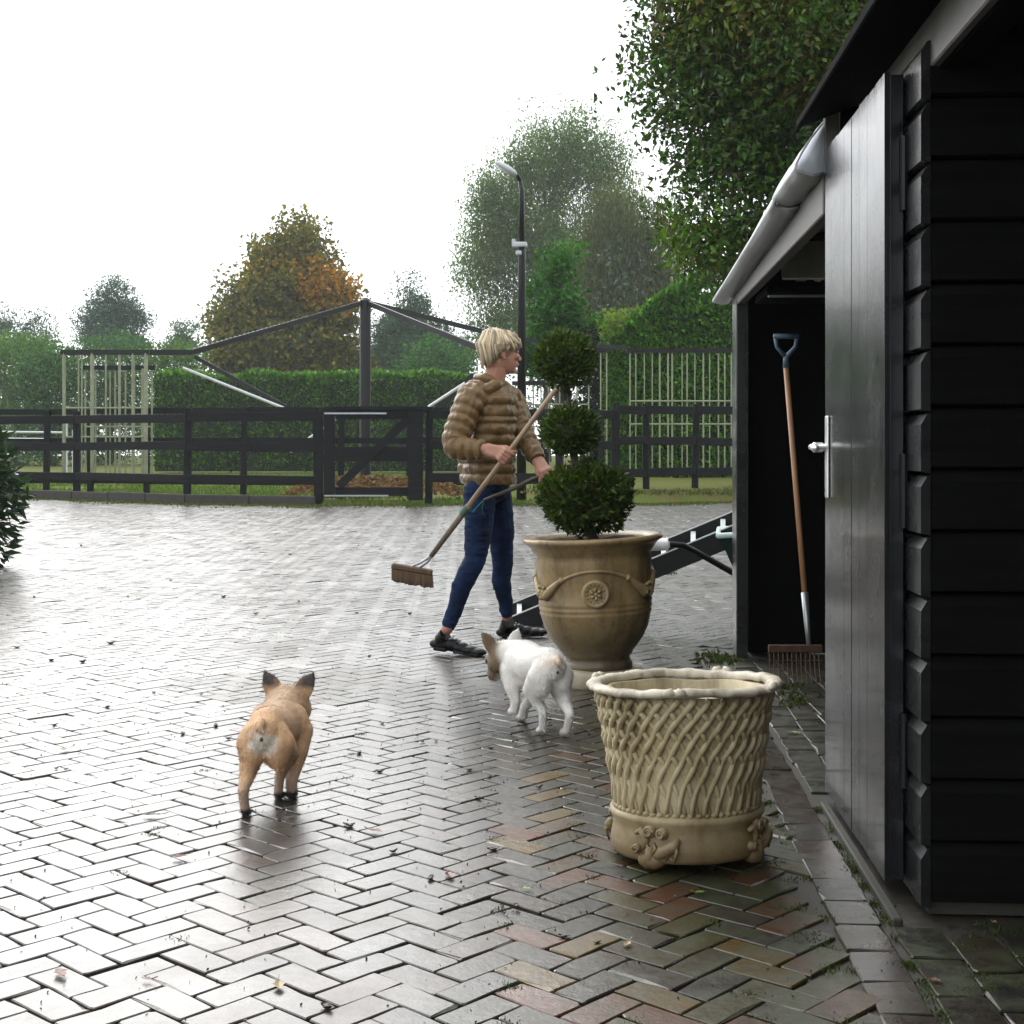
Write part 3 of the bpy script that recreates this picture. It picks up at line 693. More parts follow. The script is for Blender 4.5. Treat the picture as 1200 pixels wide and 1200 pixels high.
def trunk_and_limbs(tr, base, top, r0, r1, tips, nl=10, lr=.05, wob=.06):
    b = MB(); base = Vector(base); top = Vector(top); n = 9; pts = []
    for i in range(n):
        t = i/(n-1); p = base.lerp(top, t); s_ = (top-base).length*wob*.3
        if 0 < i: p = p+V(random.uniform(-s_, s_), random.uniform(-s_, s_), 0)*(.5 if i < n-1 else 0)
        pts.append(p)
    b.tube(pts, [(r0*1.35 if i == 0 else r0*(1-(i/(n-1))**1.3)+r1*.35*(i/(n-1))**1.3) for i in range(n)], 9); b.build('trunk', M['bark'], tr, True)
    tips = list(tips); random.shuffle(tips); lb = MB()
    for tip in tips[:nl]:
        tip = Vector(tip); t = min(.92, max(.3, (tip.z-base.z)/(max(.1, (top-base).z))-.25)); k = t*(n-1); i = int(k); s0 = pts[i].lerp(pts[min(i+1, n-1)], k-i)
        mid = s0.lerp(tip, .5)+V(random.uniform(-.1, .1), random.uniform(-.1, .1), .08)*(tip-s0).length
        lb.tube([s0, s0.lerp(mid, .5)+V(0, 0, .02), mid, mid.lerp(tip, .55), tip], [lr, lr*.8, lr*.6, lr*.4, lr*.12], 5)
    lb.build('limb', M['bark'], tr, True)

# ---- topiary
tc = vt((0, 0, .65))
top_ = thing('topiary_bush', tc, 'dark green topiary bush clipped into three stacked balls, growing in the tall vase', 'topiary')
b = MB(); b.tube([vt((0.02, 0, .62)), P(684, 600, 6.47), P(674, 545, 6.45), P(668, 500, 6.47), P(665, 460, 6.46), P(663, 425, 6.47)], [.022, .02, .018, .016, .014, .008], 8)
for k in range(7):
    q = P(666+random.uniform(-3, 3), 470, 6.46); b.tube([q, q+V(random.uniform(-.05, .05), random.uniform(-.05, .05), random.uniform(.03, .08))], [.004, .002], 5)
b.build('trunk', M['bark'], top_, True)
for (px, py, rx, rz, nlv, ls) in ((663, 420, .138, .128, 3600, .026), (669, 504, .135, .112, 3200, .028), (686, 582, .212, .162, 6800, .032)):
    c = np.array(P(px, py, 6.47)); n = nlv
    d = rng.normal(size=(n, 3)); d /= np.linalg.norm(d, axis=1)[:, None]
    bumpy = 1+.20*(noise3(d*2.6+px, 2)-.5)*2+.15*(noise3(d*7+px, 4)-.5)*2+(rng.random(n) < .02)*.12
    rad = (1-.42*rng.random(n)**2.2)*bumpy
    pts = c+d*rad[:, None]*np.array([rx, rx, rz])
    v, q = leaf_quads(pts, ls, .42, d*.9+np.array([0, 0, .35]), up=.1)
    cols = leaf_cols(n, [(.02, .045, .008), (.036, .07, .011), (.065, .10, .015), (.10, .105, .02)], .35, [.35, .35, .22, .08])
    npmesh('foliage_ball', v, q, M['gloss_leaf'], top_, cols)
    b = MB(); b.ell(c, (rx*.6, rx*.6, rz*.6)); b.build('twig_core', M['bark'], top_, True)

# ---- big tree over the shed
def Pa(*a): return np.array(P(*a))
bt = thing('broadleaf_tree', rd(6.2, 17.5), 'large dark green broadleaf tree towering over the shed roof, nearest of the trees', 'tree', 'trees round the yard')
lob = [(Pa(960, 60, 17), (2.3, 2.2, 1.9)), (Pa(878, 20, 17), (1.25, 1.6, 1.5)), (Pa(852, 150, 16.8), (.80, 1.2, 1.0)), (Pa(890, 240, 16.5), (1.1, 1.3, .9)), (Pa(838, 285, 16.8), (.64, 1.0, .5)), (Pa(1000, 180, 17), (1.5, 2, 1.5)),
       (Pa(990, -180, 17.5), (2.9, 2.6, 2.2)), (Pa(870, -110, 17.2), (1.35, 1.7, 1.3)), (Pa(1180, -40, 18), (2.6, 2.6, 2.8)), (Pa(802, 30, 17), (.40, .6, .6)), (Pa(808, 215, 16.8), (.36, .6, .3)), (Pa(870, 315, 17), (.45, .8, .4))]
def hue_big(p, c):
    n = noise3(p*1.1, 21); f = np.clip((n-.45)*4, 0, 1)[:, None]; g = np.array([1.9, 1.75, .9]); br_ = np.clip((noise3(p*.8+5, 8)-.62)*6, 0, 1)[:, None]
    return c*(1-f)+c*g*f*1.0 + br_*c*np.array([1.2, .25, .1])
cs, _ = crown('crown', bt, lob, 1750, 120, .60, .10, [(.020, .055, .008), (.034, .085, .011), (.055, .125, .014), (.042, .052, .013)], M['gloss_leaf'], .5, .35, .35, .3, .3, hue=hue_big)
trunk_and_limbs(bt, rd(6.2, 17.5), P(1010, -60, 17.4), .3, .12, cs, 46, .07)
# ---- trees and shrubs far behind
TG = 'trees round the yard'
def tree(name, label, px, d, lobes, ncl, perc, crad, leaf, pal, mat='leaf', r0=.2, nl=20, lr=.05, topy=None, **k):
    base = rd((px-600)*d/FPX, d, -.05)
    t = thing(name, base, label, 'tree', TG)
    lb = [(Pa(x, y, d+dd), (rx*d/FPX, ry*d/FPX, rz*d/FPX)) for x, y, dd, rx, ry, rz in lobes]
    if d > 80: perc = int(perc*1.45)
    cs, o = crown('crown', t, lb, ncl, perc, crad, leaf, pal, M[mat], **k)
    ty = topy if topy else min(q[1] for q in lobes)
    trunk_and_limbs(t, base, P(px, ty, d), r0, r0*.25, cs, nl, lr); return t
tree('maple_tree', 'round autumn tree with yellow green and orange leaves behind the walker post', 340, 88,
     [(335, 400, 0, 88, 70, 46), (330, 345, 0, 68, 60, 36), (345, 300, 0, 48, 45, 30), (385, 350, -1, 42, 40, 40), (290, 370, 0, 42, 40, 36), (350, 270, 0, 26, 25, 18), (400, 420, 0, 32, 40, 30), (275, 430, 0, 30, 40, 26)],
     567, 65, 1.36, 0.331, [(.10, .115, .016), (.15, .14, .018), (.19, .15, .022), (.075, .095, .016)], r0=.4, nl=90, lr=.10, topy=275, aspect=.65, shell=.3,
     hue=lambda p, c: np.where(((np.linalg.norm((p-Pa(392, 342, 88))/np.array([2.0, 7, 1.2]), axis=1) < 1))[:, None], c*np.array([2.3, 1.25, .8]), np.where((np.linalg.norm((p-Pa(325, 312, 88))/np.array([2.6, 7, .8]), axis=1) < 1)[:, None], c*np.array([1.7, 1.4, .9]), c)))
tree('birch_tree', 'tall airy pale green birch rising behind the lamp post', 640, 98,
     [(640, 190, 0, 48, 50, 55), (590, 235, 0, 45, 45, 65), (690, 190, 0, 48, 45, 60), (575, 310, 0, 46, 50, 60), (640, 290, 0, 70, 60, 70), (720, 260, 0, 42, 50, 70), (610, 380, 0, 70, 60, 45), (700, 340, 0, 60, 50, 60), (665, 155, 0, 22, 25, 25)],
     1026, 75, 1.36, 0.235, [(.075, .15, .035), (.10, .17, .045), (.06, .12, .03), (.13, .165, .04)], r0=.3, nl=110, lr=.05, topy=230, aspect=.42, shell=.2, dirs=(0, 0, -.5), zsq=1.4)
tree('weeping_tree', 'olive brown drooping tree between the birch and the tall green hedge', 725, 82,
     [(720, 280, 0, 40, 40, 55), (750, 330, 0, 42, 40, 60), (690, 340, 0, 36, 40, 50), (740, 390, 0, 50, 40, 40), (780, 300, 0, 30, 40, 60)],
     405, 62, 1.20, 0.276, [(.07, .085, .022), (.09, .10, .028), (.05, .07, .02)], r0=.2, nl=40, topy=240, aspect=.3, shell=.3, dirs=(0, 0, -1.6), zsq=1.7)
tree('young_green_tree', 'bright green upright young tree right behind the lamp post', 655, 41,
     [(655, 310, 0, 20, 20, 30), (650, 350, 0, 30, 30, 34), (660, 395, 0, 38, 35, 35), (690, 400, 0, 28, 30, 24), (640, 420, 0, 34, 30, 30)],
     200, 55, .55, .17, [(.03, .11, .012), (.045, .15, .016), (.025, .08, .010)], r0=.12, nl=24, topy=285, aspect=.5, shell=.35)
tree('spruce_tree', 'grey green ragged conifer just right of the walker post', 480, 108,
     [(480, 335, 0, 12, 12, 20), (480, 360, 0, 28, 25, 20), (482, 385, 0, 44, 40, 20), (480, 415, 0, 56, 50, 30), (530, 420, 2, 34, 30, 26), (445, 400, 0, 18, 20, 40)],
     405, 56, 1.20, 0.276, [(.05, .10, .05), (.065, .125, .055), (.04, .08, .045)], 'needle', .25, 40, .05, 330, aspect=.4, shell=.3)
tree('bare_topped_conifer', 'blue green conifer with thin bare top above the walker panel', 130, 116,
     [(135, 345, 0, 22, 20, 24), (118, 368, 0, 32, 25, 24), (150, 372, 0, 30, 25, 22), (135, 398, 0, 48, 40, 20)],
     229, 52, 1.12, 0.276, [(.05, .10, .06), (.06, .12, .07)], 'needle', .25, 70, .05, 328, aspect=.4, shell=.25)
tree('edge_conifer', 'grey green conifer at the far left edge behind the hedge', 5, 119,
     [(2, 372, 0, 16, 16, 26), (10, 395, 0, 30, 25, 24), (45, 385, 0, 22, 22, 22), (30, 410, 0, 44, 30, 20), (-60, 390, 0, 50, 40, 50)],
     270, 52, 1.20, 0.276, [(.06, .11, .06), (.075, .13, .07)], 'needle', .22, 40, .05, 365, aspect=.4, shell=.3)
tree('small_grey_tree', 'small thin grey green tree between the left conifers and the autumn tree', 216, 116,
     [(216, 388, 0, 14, 14, 14), (216, 408, 0, 26, 22, 18)],
     81, 45, 0.96, 0.248, [(.08, .13, .06)], 'leaf', .14, 30, .04, 372, aspect=.4, shell=.2)
SH = 'shrubs behind the paddock'
def shrub(label, px, py, d, rx, rz, pal, n=90, per=60, name='garden_shrub', mat='leaf', leaf=.17, cr=.7):
    d = d*1.6 if d > 45 else d; leaf = leaf*(1.3 if d > 60 else 1); cr = cr*(1.5 if d > 60 else 1)
    base = rd((px-600)*d/FPX, d, -.05); t = thing(name, base, label, 'shrub', SH)
    zc = P(px, py, d).z
    n = int(n*1.3); per = int(per*1.3)
    lb = [(Pa(px, py, d), (rx*d/FPX, rx*d/FPX*.8, rz*d/FPX)), (np.array((base.x, base.y, max(.6, zc*.4))), (rx*d/FPX*.95, rx*d/FPX*.8, max(.5, zc*.45)))]
    cs, o = crown('crown', t, lb, n, per, cr, leaf, pal, M[mat], .5, shell=.45)
    b = MB()
    for k in range(6):
        q = Vector(cs[random.randrange(len(cs))]); b.tube([base+V(random.uniform(-.2, .2), 0, 0), base.lerp(q, .5)+V(0, 0, .2), q], [.05, .035, .01], 5)
    b.build('stem', M['bark'], t, True)
GR = [(.045, .12, .028), (.062, .155, .034), (.036, .09, .024)]; GY = [(.075, .16, .032), (.095, .18, .036), (.06, .12, .028)]
shrub('rounded yellow green shrub at the far left edge behind the black rails', 20, 425, 52, 60, 36, GY, 150)
shrub('dark rounded shrub left of the hanging walker panel', 62, 442, 50, 42, 34, GR, 120)
shrub('broad domed green shrub behind the hanging walker panel', 128, 426, 54, 62, 34, GR, 150)
shrub('dull green shrub between the walker panel and the clipped hedge', 205, 432, 52, 42, 30, GY, 110)
shrub('blue green shrub mass left of the sweeping person behind the clipped hedge', 510, 425, 54, 52, 30, GR, 150)
shrub('dark shrub behind the top ball of the topiary', 705, 428, 40, 30, 36, [(.014, .03, .012), (.02, .04, .014)], 120, leaf=.14)
shrub('pale lime shrub with loose sprays against the tall hedge', 738, 385, 39, 26, 22, [(.15, .22, .035), (.10, .17, .03)], 70, 60, 'sprawling_shrub', leaf=.15, cr=.55)
# ---- clipped hedges
def hedge(name, label, pl, w, z0, z1, n, leaf, pal, mat='gloss_leaf', topw=None, fl=None):
    a, c = Vector(pl[0]), Vector(pl[-1]); t = thing(name, ((a.x+c.x)/2, (a.y+c.y)/2, 0), label, 'hedge')
    pts = []; nr = []; cum = [0]
    for i in range(len(pl)-1): cum.append(cum[-1]+(pl[i+1]-pl[i]).length)
    L = cum[-1]; u = rng.random(n)*L; zt = z1 if not callable(z1) else None
    px_ = np.interp(u, cum, [q.x for q in pl]); py_ = np.interp(u, cum, [q.y for q in pl])
    dirv = (pl[-1]-pl[0]).normalized(); nv = np.array((dirv.y, -dirv.x)); zt = np.array([z1(q/L) for q in u]) if callable(z1) else np.full(n, z1)
    ft = rng.random(n); kind = rng.random(n)
    s_ = np.where(kind < .4, 1, np.where(kind < .55, -1, rng.uniform(-1, 1, n))); z = np.where(kind < .55, z0+(zt-z0)*rng.random(n), zt)
    bump = (noise3(np.stack([px_*1.1, py_*1.1, z*1.3], 1), 6)-.5)*.7
    X = px_+nv[0]*s_*(w/2+bump*.6); Y = py_+nv[1]*s_*(w/2+bump*.6); z = z+bump*.5*(kind >= .55)+rng.normal(0, .05, n)
    dr_ = np.stack([nv[0]*np.where(kind < .55, s_, 0), nv[1]*np.where(kind < .55, s_, 0), np.where(kind < .55, .4, 1.2)], 1)
    v, q = leaf_quads(np.stack([X, Y, z], 1)+rng.normal(0, .05, (n, 3)), leaf, .5, dr_)
    npmesh('foliage', v, q, M[mat], t, leaf_cols(n, pal, .35))
    b = MB()
    for i in range(len(pl)-1):
        zz = [(z1(cum[i]/L) if callable(z1) else z1)-.22, (z1(cum[i+1]/L) if callable(z1) else z1)-.22]
        p, r = pl[i], pl[i+1]; o_ = V(nv[0], nv[1], 0)*(w/2-.16)
        b.add([V(*(p-o_).xy, 0), V(*(p+o_).xy, 0), V(*(r+o_).xy, 0), V(*(r-o_).xy, 0), V(*(p-o_).xy, zz[0]), V(*(p+o_).xy, zz[0]), V(*(r+o_).xy, zz[1]), V(*(r-o_).xy, zz[1])],
              [(0, 1, 5, 4), (1, 2, 6, 5), (2, 3, 7, 6), (3, 0, 4, 7), (4, 5, 6, 7)])
    b.build('twig_core', simple('hedge_twigs', (.012, .018, .008), .9, .4), t)
hedge('clipped_hedge', 'low clipped laurel hedge with bright green top behind the walker post', [rd((187-600)*60/FPX, 60), rd((575-600)*60/FPX, 60)], 2, .1, 4.05, 24000, .2,
      [(.06, .17, .012), (.10, .24, .018), (.035, .10, .010)])
hedge('conifer_hedge', 'tall clipped conifer hedge rising to the right behind the right hand rails', [rd((718-600)*39/FPX, 39.5), rd((780-600)*39/FPX, 38.5), rd((930-600)*38/FPX, 38)], 1.8, .1, lambda t: 4.0+1.9*min(1, t*1.7), 42000, .16,
      [(.07, .20, .016), (.11, .27, .022), (.045, .13, .014)], 'needle')
# leafy mass closing the view behind the trees
wl = []
for k in range(34):
    px = -500+k*70; d = 128+rng.uniform(-6, 10); wl.append((Pa(px, 474, d), (5, 4, rng.uniform(2.2, 3.8))))
for k in range(10):
    wl.append((Pa(690+k*42, 430-rng.uniform(0, 60), 70), (2.6, 2, 3.3)))
cs, pts, idx = clumps(wl, 1300, 36, 1.7, .3)
v, q = leaf_quads(pts, .34, .55); tag(npmesh('distant_woodland', v, q, M['leaf'], None, leaf_cols(len(pts), [(.03, .055, .025), (.04, .065, .03), (.022, .042, .02)], .3)), kind='stuff')
# ---- glossy bush at the left edge
bush = thing('rhododendron_bush', P(-62, 664, 12.4)*1, 'glossy dark rhododendron bush cut off by the left edge of the yard', 'bush')
n = 2600; bc_ = np.array(P(-64, 585, 12.4)); d = rng.normal(size=(n, 3)); d /= np.linalg.norm(d, axis=1)[:, None]
pts = bc_+d*(.45+.6*rng.random((n, 1))**.7)*np.array([.66, .66, .80])
v, q = leaf_quads(pts, .155, .34, d*1.0+np.array([0, 0, -.1]), fold=.3, up=.5)
npmesh('foliage', v, q, M['gloss_leaf'], bush, leaf_cols(n, [(.012, .03, .012), (.02, .045, .015), (.03, .055, .016)], .3))
b = MB()
for k in range(14):
    q = bc_+d[k]*np.array([.5, .5, .55]); base = P(-62, 664, 12.4); base.z = 0; b.tube([base+V(random.uniform(-.15, .15), random.uniform(-.15, .15), 0), base.lerp(Vector(q), .5), Vector(q)], [.022, .016, .006], 6)
b.build('stem', M['bark'], bush, True)

# ================================================================== FENCES, GATE, WALKER
def rail_fence(label, posts, rails, pw=.13, ptop=1.78, zb=0.0, skip=(), railh=.16, group='black rail fences', side=1):
    f = thing('rail_fence', rd(*posts[0]), label, 'fence', group)
    for r, d in posts:
        b = MB(); b.box(rd(r, d, (ptop+zb)/2-.1), (pw, pw, ptop-zb+.2), Matrix.Rotation(PSI+random.uniform(-.06, .06), 3, 'Z') @ Matrix.Rotation(random.uniform(-.02, .02), 3, 'Y'), ch=.012); b.build('post', M['fence'], f)
    for i in range(len(posts)-1):
        if i in skip: continue
        for z in rails:
            a, c = rd(*posts[i], z), rd(*posts[i+1], z+random.uniform(-.03, .03)); off = -FV*(pw/2+.02)*side
            e = (c-a).normalized()*.004
            b = MB(); b.beam(a+off+e, c+off-e, .038, railh, ch=.006); b.build('rail', M['fence'], f)
    return f
def rr_(px, d): return ((px-600)*d/FPX, d)
rail_fence('curved black three rail fence left of the black gate', [(-14, 31), rr_(-60, 30), rr_(90, 28.6), rr_(220, 26.5), rr_(372, 25.8)], (1.62, 1.07, .47), ptop=1.79)
rail_fence('black three rail fence behind the sweeping person and the topiary', [rr_(503, 25.9), rr_(590, 26.3), rr_(655, 26.7), rr_(720, 27.2)], (1.66, 1.1, .5), ptop=1.8, zb=0)
rail_fence('black three rail fence in front of the tall conifer hedge, right of the topiary', [rr_(722, 27.5), rr_(757, 27.9), rr_(815, 28.3), rr_(885, 28.6), rr_(960, 29)], (1.80, 1.17, .56), ptop=1.92, zb=.1)
rail_fence('low black inner fence of the walker track, behind the curved fence', [rr_(-60, 33), rr_(55, 33), rr_(106, 32.4), rr_(172, 31.8), rr_(286, 31), rr_(400, 31), rr_(480, 31.2), rr_(560, 31.6), rr_(640, 32.5), rr_(705, 33.5)], (1.88, 1.2, .28), ptop=1.92, zb=0, side=-1, railh=.13)
# edging planks at the foot of the curved fence
ed = thing('edging_strip', rd(-6, 26.6), 'low grey edging boards along the foot of the curved black fence', 'edging')
for i in range(1, 5):
    a, c = Vector(rd(*FL[i], .08)), Vector(rd(*FL[i+1], .08)); n = max(1, int((c-a).length/1.0))
    for k in range(n):
        p, q = a.lerp(c, k/n), a.lerp(c, (k+.985)/n); off = -FV*.16
        b = MB(); b.beam(p+off, q+off, .06, .2+random.uniform(-.02, .02), ch=.01); b.build('edging_board', M['kerb'], ed)
# gate
gt = thing('field_gate', rd(*rr_(440, 25.7)), 'black wooden gate with a diagonal brace between the black fences', 'gate')
gd = 25.75
def gp_(px, py, dd=0): return P(px, py, gd+dd)
def gb(name, a, c, w, h):
    b = MB(); b.beam(a, c, w, h, ch=.006); return b.build(name, M['fence'], gt)
def vpost(name, px, y0, y1, w, dd=0, mat=None, dep=.12):
    a, c = gp_(px, y1, dd), gp_(px, y0, dd); b = MB(); b.box((a+c)/2, (w, dep, (c-a).length), Matrix.Rotation(PSI, 3, 'Z'), ch=.008); return b.build(name, mat or M['fence'], gt)
vpost('stile', 386, 484, 583, .2, -.02, None, .06); vpost('stile', 487, 480, 586, .27, -.02, None, .07); vpost('gate_post', 374, 482, 589, .14, .0); 
for y, h in ((486, .17), (532, .26), (576, .16)):
    gb('gate_rail', gp_(393, y), gp_(478.5, y), .045, h)
gb('top_rail', gp_(380, 478.5, -.04), gp_(498, 478, -.04), .08, .07)
gb('diagonal_brace', gp_(397, 570, -.06), gp_(479, 490, -.06), .04, .15)
b = MB(); b.beam(gp_(380, 484.5, -.075), gp_(453, 484.5, -.075), .03, .035, ch=.004); b.build('hinge_strap', M['steel'], gt)
b = MB(); b.beam(gp_(380, 581, -.075), gp_(455, 581, -.075), .03, .03, ch=.004); b.build('hinge_strap', M['steel'], gt)
# pile of brown leaves behind gate
pl_ = []
n = 2600; u = rng.random((n, 2)); cen = np.array(P(440, 572, 29.5)); pts = np.stack([cen[0]+(u[:, 0]-.5)*3.6, cen[1]+(u[:, 1]-.5)*1.8, .05+.42*np.sqrt(np.clip(1-((u[:, 0]-.5)*2)**4, 0, 1))*(1-np.abs(u[:, 1]-.5)*1.6)*rng.uniform(.85, 1, n)], 1)
v, q = leaf_quads(pts, .12, .6, up=.8)
tag(npmesh('leaf_pile', v, q, M['leaf'], None, leaf_cols(n, [(.17, .10, .045), (.22, .14, .06), (.11, .07, .035)], .3)), 'heaped orange brown fallen leaves behind the black gate', 'leaf pile', kind='stuff')
# horse walker
wd = 35.0
hwk = thing('horse_walker', rd((428-600)*wd/FPX, wd), 'round horse walker with black central post, roof arms and hanging barred panels', 'horse walker')
def wp(name, fn, mat):
    b = MB(); fn(b); return b.build(name, mat, hwk)
wp('centre_post', lambda b: b.tube([rd((428-600)*wd/FPX, wd, 0), P(428, 352, wd), P(428, 349, wd)], [.14, .14, .06], 12), M['blackmetal'])
ptop = P(428, 354, wd)
ARM = [((225, 413, 32.5), (72, 413, 30.6)), ((566, 410, 31.5), (590, 424, 30.5)), ((600, 397, 38), (735, 408, 36))]
for (e1, e2) in ARM:
    wp('roof_arm', lambda b: (b.beam(ptop, P(*e1), .06, .12), b.beam(P(*e1), P(*e2), .06, .12)), M['blackmetal'])
    def chain_(b):
        L = [ptop+UP*.03, P(*e1)+UP*.08]
        for k in range(40):
            q = L[0].lerp(L[1], (k+.5)/40); b.ell(q, (.03, .02, .016), nu=6, nv=4)
    wp('chain', chain_, M['steel'])
wp('brace', lambda b: b.beam(P(228, 418, 32.5), P(335, 477, 32.5), .06, .09), M['blackmetal'])
wp('brace', lambda b: b.tube([P(214, 431, 32), P(332, 478, 32)], .034, 8), M['whitebar'])
wp('brace', lambda b: b.tube([P(502, 477, 31), P(545, 449, 31)], .034, 8), M['whitebar'])
wp('brace', lambda b: b.beam(P(512, 478, 31.6), P(556, 440, 31.6), .05, .16), M['blackmetal'])
wp('brace', lambda b: b.tube([P(340, 530, 32), P(400, 486, 32)], .03, 8), M['whitebar'])
# left hanging panels
def panel(bars, d, y0, y1, rails, mat, bw=.035):
    a, c = bars[0], bars[-1]
    b = MB(); b.beam(P(a[0]-4, y0, d), P(c[0]+4, y0, d), .07, .1); pn = b.build('hanging_panel', M['blackmetal'], hwk)
    for px, wv in bars:
        b = MB(); b.tube([P(px, y0+1, d), P(px+(.0), y1, d)], bw*wv*.62, 7); b.build('bar', mat, pn)
    for y in rails:
        b = MB(); b.tube([P(a[0], y, d), P(c[0], y, d)], .02, 6); b.build('panel_rail', mat, pn)
panel([(75, 1.8), (92, .8), (96, .8), (108, 2.0), (124, 1), (140, 1.4), (156, 1.8), (171, 2.0)], 30.4, 413, 556, (478, 512), M['panelbar'])
panel([(100, .9), (112, .8), (129, .8), (135, 1), (147, .9), (168, 2.4), (178, .9)], 31.4, 431, 556, (500,), M['panelbar'])
panel([(604, .8), (616, .8), (625, .8), (634, .8), (643, .8), (656, .8), (663, .8), (676, .8), (690, .8)], 34.5, 449, 545, (474, 500), M['panelbar'])
panel([(738+i*8.6+random.uniform(-2, 2), random.choice((.6, .75, .9))) for i in range(15)], 33.0, 411, 556, (470, 497), M['panelbar'])
panel([(704, .8), (711, .8)], 34.6, 411, 545, (500,), M['panelbar'])
# pale jump poles on far grass left
for k, (y, d) in enumerate(((506, 46), (514, 44))):
    b = MB(); a, c = P(-20, y, d), P(78+k*8, y+1, d); b.tube([a, c], .035, 8)
    for q in (a, c): b.beam(V(q.x, q.y, 0), V(q.x, q.y, q.z+.3), .06, .06)
    tag(b.build('jump_pole', M['lamp'], None, origin=V(a.x, a.y, 0)), ('upper pale jump pole on the grass behind the left fence', 'lower pale jump pole on the grass behind the left fence')[k], 'pole', 'jump poles')
# lamp post
ld = 28.0; lb_ = rd((611-600)*ld/FPX, ld)
lp = thing('lamp_post', lb_, 'black street lamp with curved arm rising behind the sweeping person', 'street lamp')
b = MB(); b.tube([lb_, P(611.5, 300, ld), P(611.5, 288, ld)], [.10, .075, .07], 12); b.tube([P(611.5, 300, ld), P(611.5, 225, ld), P(609.5, 212, ld)], [.055, .05, .045], 10); b.build('pole', M['blackmetal'], lp, True)
b = MB(); b.tube([P(609.5, 212, ld), P(606, 204, ld), P(600, 198, ld)], .04, 10); b.build('arm', M['blackmetal'], lp, True)
b = MB(); a, c = P(606, 205, ld), P(581, 190, ld); ax = (c-a).normalized(); rot = ax.to_track_quat('X', 'Z').to_matrix()
b.ell((a+c)/2, ((c-a).length*.55, .12, .075), rot, 14, 8); b.build('lamp_head', M['lamp'], lp, True)
b = MB(); b.ell((a+c)/2-UP*.03+ax*.04, ((c-a).length*.4, .09, .06), rot, 12, 8); b.build('lamp_glass', M['white'], lp, True)
b = MB(); b.box(P(610, 287, ld), (.26, .2, .1), ch=.02); b.box(P(608, 297, ld), (.12, .22, .09), ch=.02); b.box(P(602, 285, ld), (.07, .1, .16), ch=.01); b.build('clamp', M['lamp'], lp)

# ================================================================== wheelbarrow and ramp
wb = thing('wheelbarrow', rd((880-600)*8.3/FPX, 8.3), 'dark green wheelbarrow with pale rim and white grip, half hidden by the shed post', 'wheelbarrow')
for dd, nm in ((0, 0), (.5, 1)):
    b = MB(); b.tube([P(764, 638, 7.85+dd), P(786, 638, 7.9+dd), P(800, 639, 7.9+dd), P(818, 648, 7.95+dd), P(862, 673, 8.0+dd), P(905, 697, 8.05+dd), P(960, 735, 8.2+dd*.6)], .018, 8); b.build('handle_frame', M['blackmetal'], wb, True)
    b = MB(); b.tube([P(763, 638.5, 7.85+dd), P(764, 638.5, 7.85+dd), P(781, 638, 7.9+dd), P(782, 638, 7.9+dd)], [.03, .034, .034, .042], 10); b.build('grip', M['white'], wb, True)
    b = MB(); b.tube([P(868, 676, 8.0+dd), P(872, 730, 8.0+dd), V(*P(880, 740, 8.0+dd).xy, .01)], .015, 8); b.build('leg', M['blackmetal'], wb, True)
b = MB(); t0 = [P(842, 628, 8.0), P(960, 622, 8.1), P(960, 615, 8.6), P(842, 620, 8.5)]; t1 = [P(862, 672, 8.08), P(940, 672, 8.12), P(940, 668, 8.5), P(862, 668, 8.45)]
b.add(t0+t1, [(4, 5, 1, 0), (5, 6, 2, 1), (6, 7, 3, 2), (7, 4, 0, 3), (4, 7, 6, 5)]); tr_ = b.build('tray', M['green'], wb)
md = tr_.modifiers.new('thick', 'SOLIDIFY'); md.thickness = .01
b = MB(); b.tube(t0+[t0[0]], .016, 8); b.build('tray_rim', M['teal'], wb, True)
b = MB(); wc = P(975, 735, 8.3); wc.z = .19
b.tube([wc+RV*(.16*math.cos(a))+UP*(.16*math.sin(a)) for a in np.linspace(0, 2*PI, 25)], .03, 8, cap=False); w_ = b.build('wheel', M['blackmetal'], wb, True)
rp = thing('ladder_ramp', G(600, 742), 'black ladder ramp with wet shiny rungs, propped behind the tall vase', 'ramp')
RA = (P(592, 738, 8.55), P(900, 611, 8.25)); RB = (P(592, 722, 9.05), P(900, 594, 8.75))
for nm, (a, c) in (('a', RA), ('b', RB)):
    b = MB(); b.beam(a, c, .03, .12, ch=.004); b.build('side_rail', M['blackmetal'], rp)
    b = MB(); b.beam(a+UP*.0635, c+UP*.0635, .045, .007); b.build('rail_edge', M['whitebar'], rp)
for k in range(9):
    t = (k+.5)/9; b = MB(); b.beam(RA[0].lerp(RA[1], t)+UP*.03, RB[0].lerp(RB[1], t)+UP*.03, .03, .03); b.build('rung', M['whitebar'], rp)

# ================================================================== PERSON
D0 = 7.5
FA = R_(24); Fp = RV*math.cos(FA)+FV*math.sin(FA); Lp = UP.cross(Fp)      # facing right and a little away
po = rd((575-600)*D0/FPX, D0)
def skin_chain(b, pts, rad): b.chain(pts, rad, 14)
body = MB()
hc = P(586.5, 414, D0)                           # head centre
HF = (RV*math.cos(R_(20))+FV*math.sin(R_(20))); HL = UP.cross(HF); rotH = Matrix((HF, HL, UP)).transposed()
def hp(f, l, u): return hc+HF*f+HL*l+UP*u
body.ell(hp(-.008, 0, .03), (.096, .074, .088), rotH, 18, 12); body.ell(hp(.03, 0, -.03), (.064, .058, .085), rotH, 16, 12)
body.ell(hp(.062, 0, -.088), (.024, .03, .022), rotH); body.ell(hp(-.02, 0, -.05), (.07, .062, .06), rotH)
body.chain([hp(.082, 0, .018), hp(.098, 0, -.012), hp(.108, 0, -.030)], [.010, .011, .0125], 10)       # nose
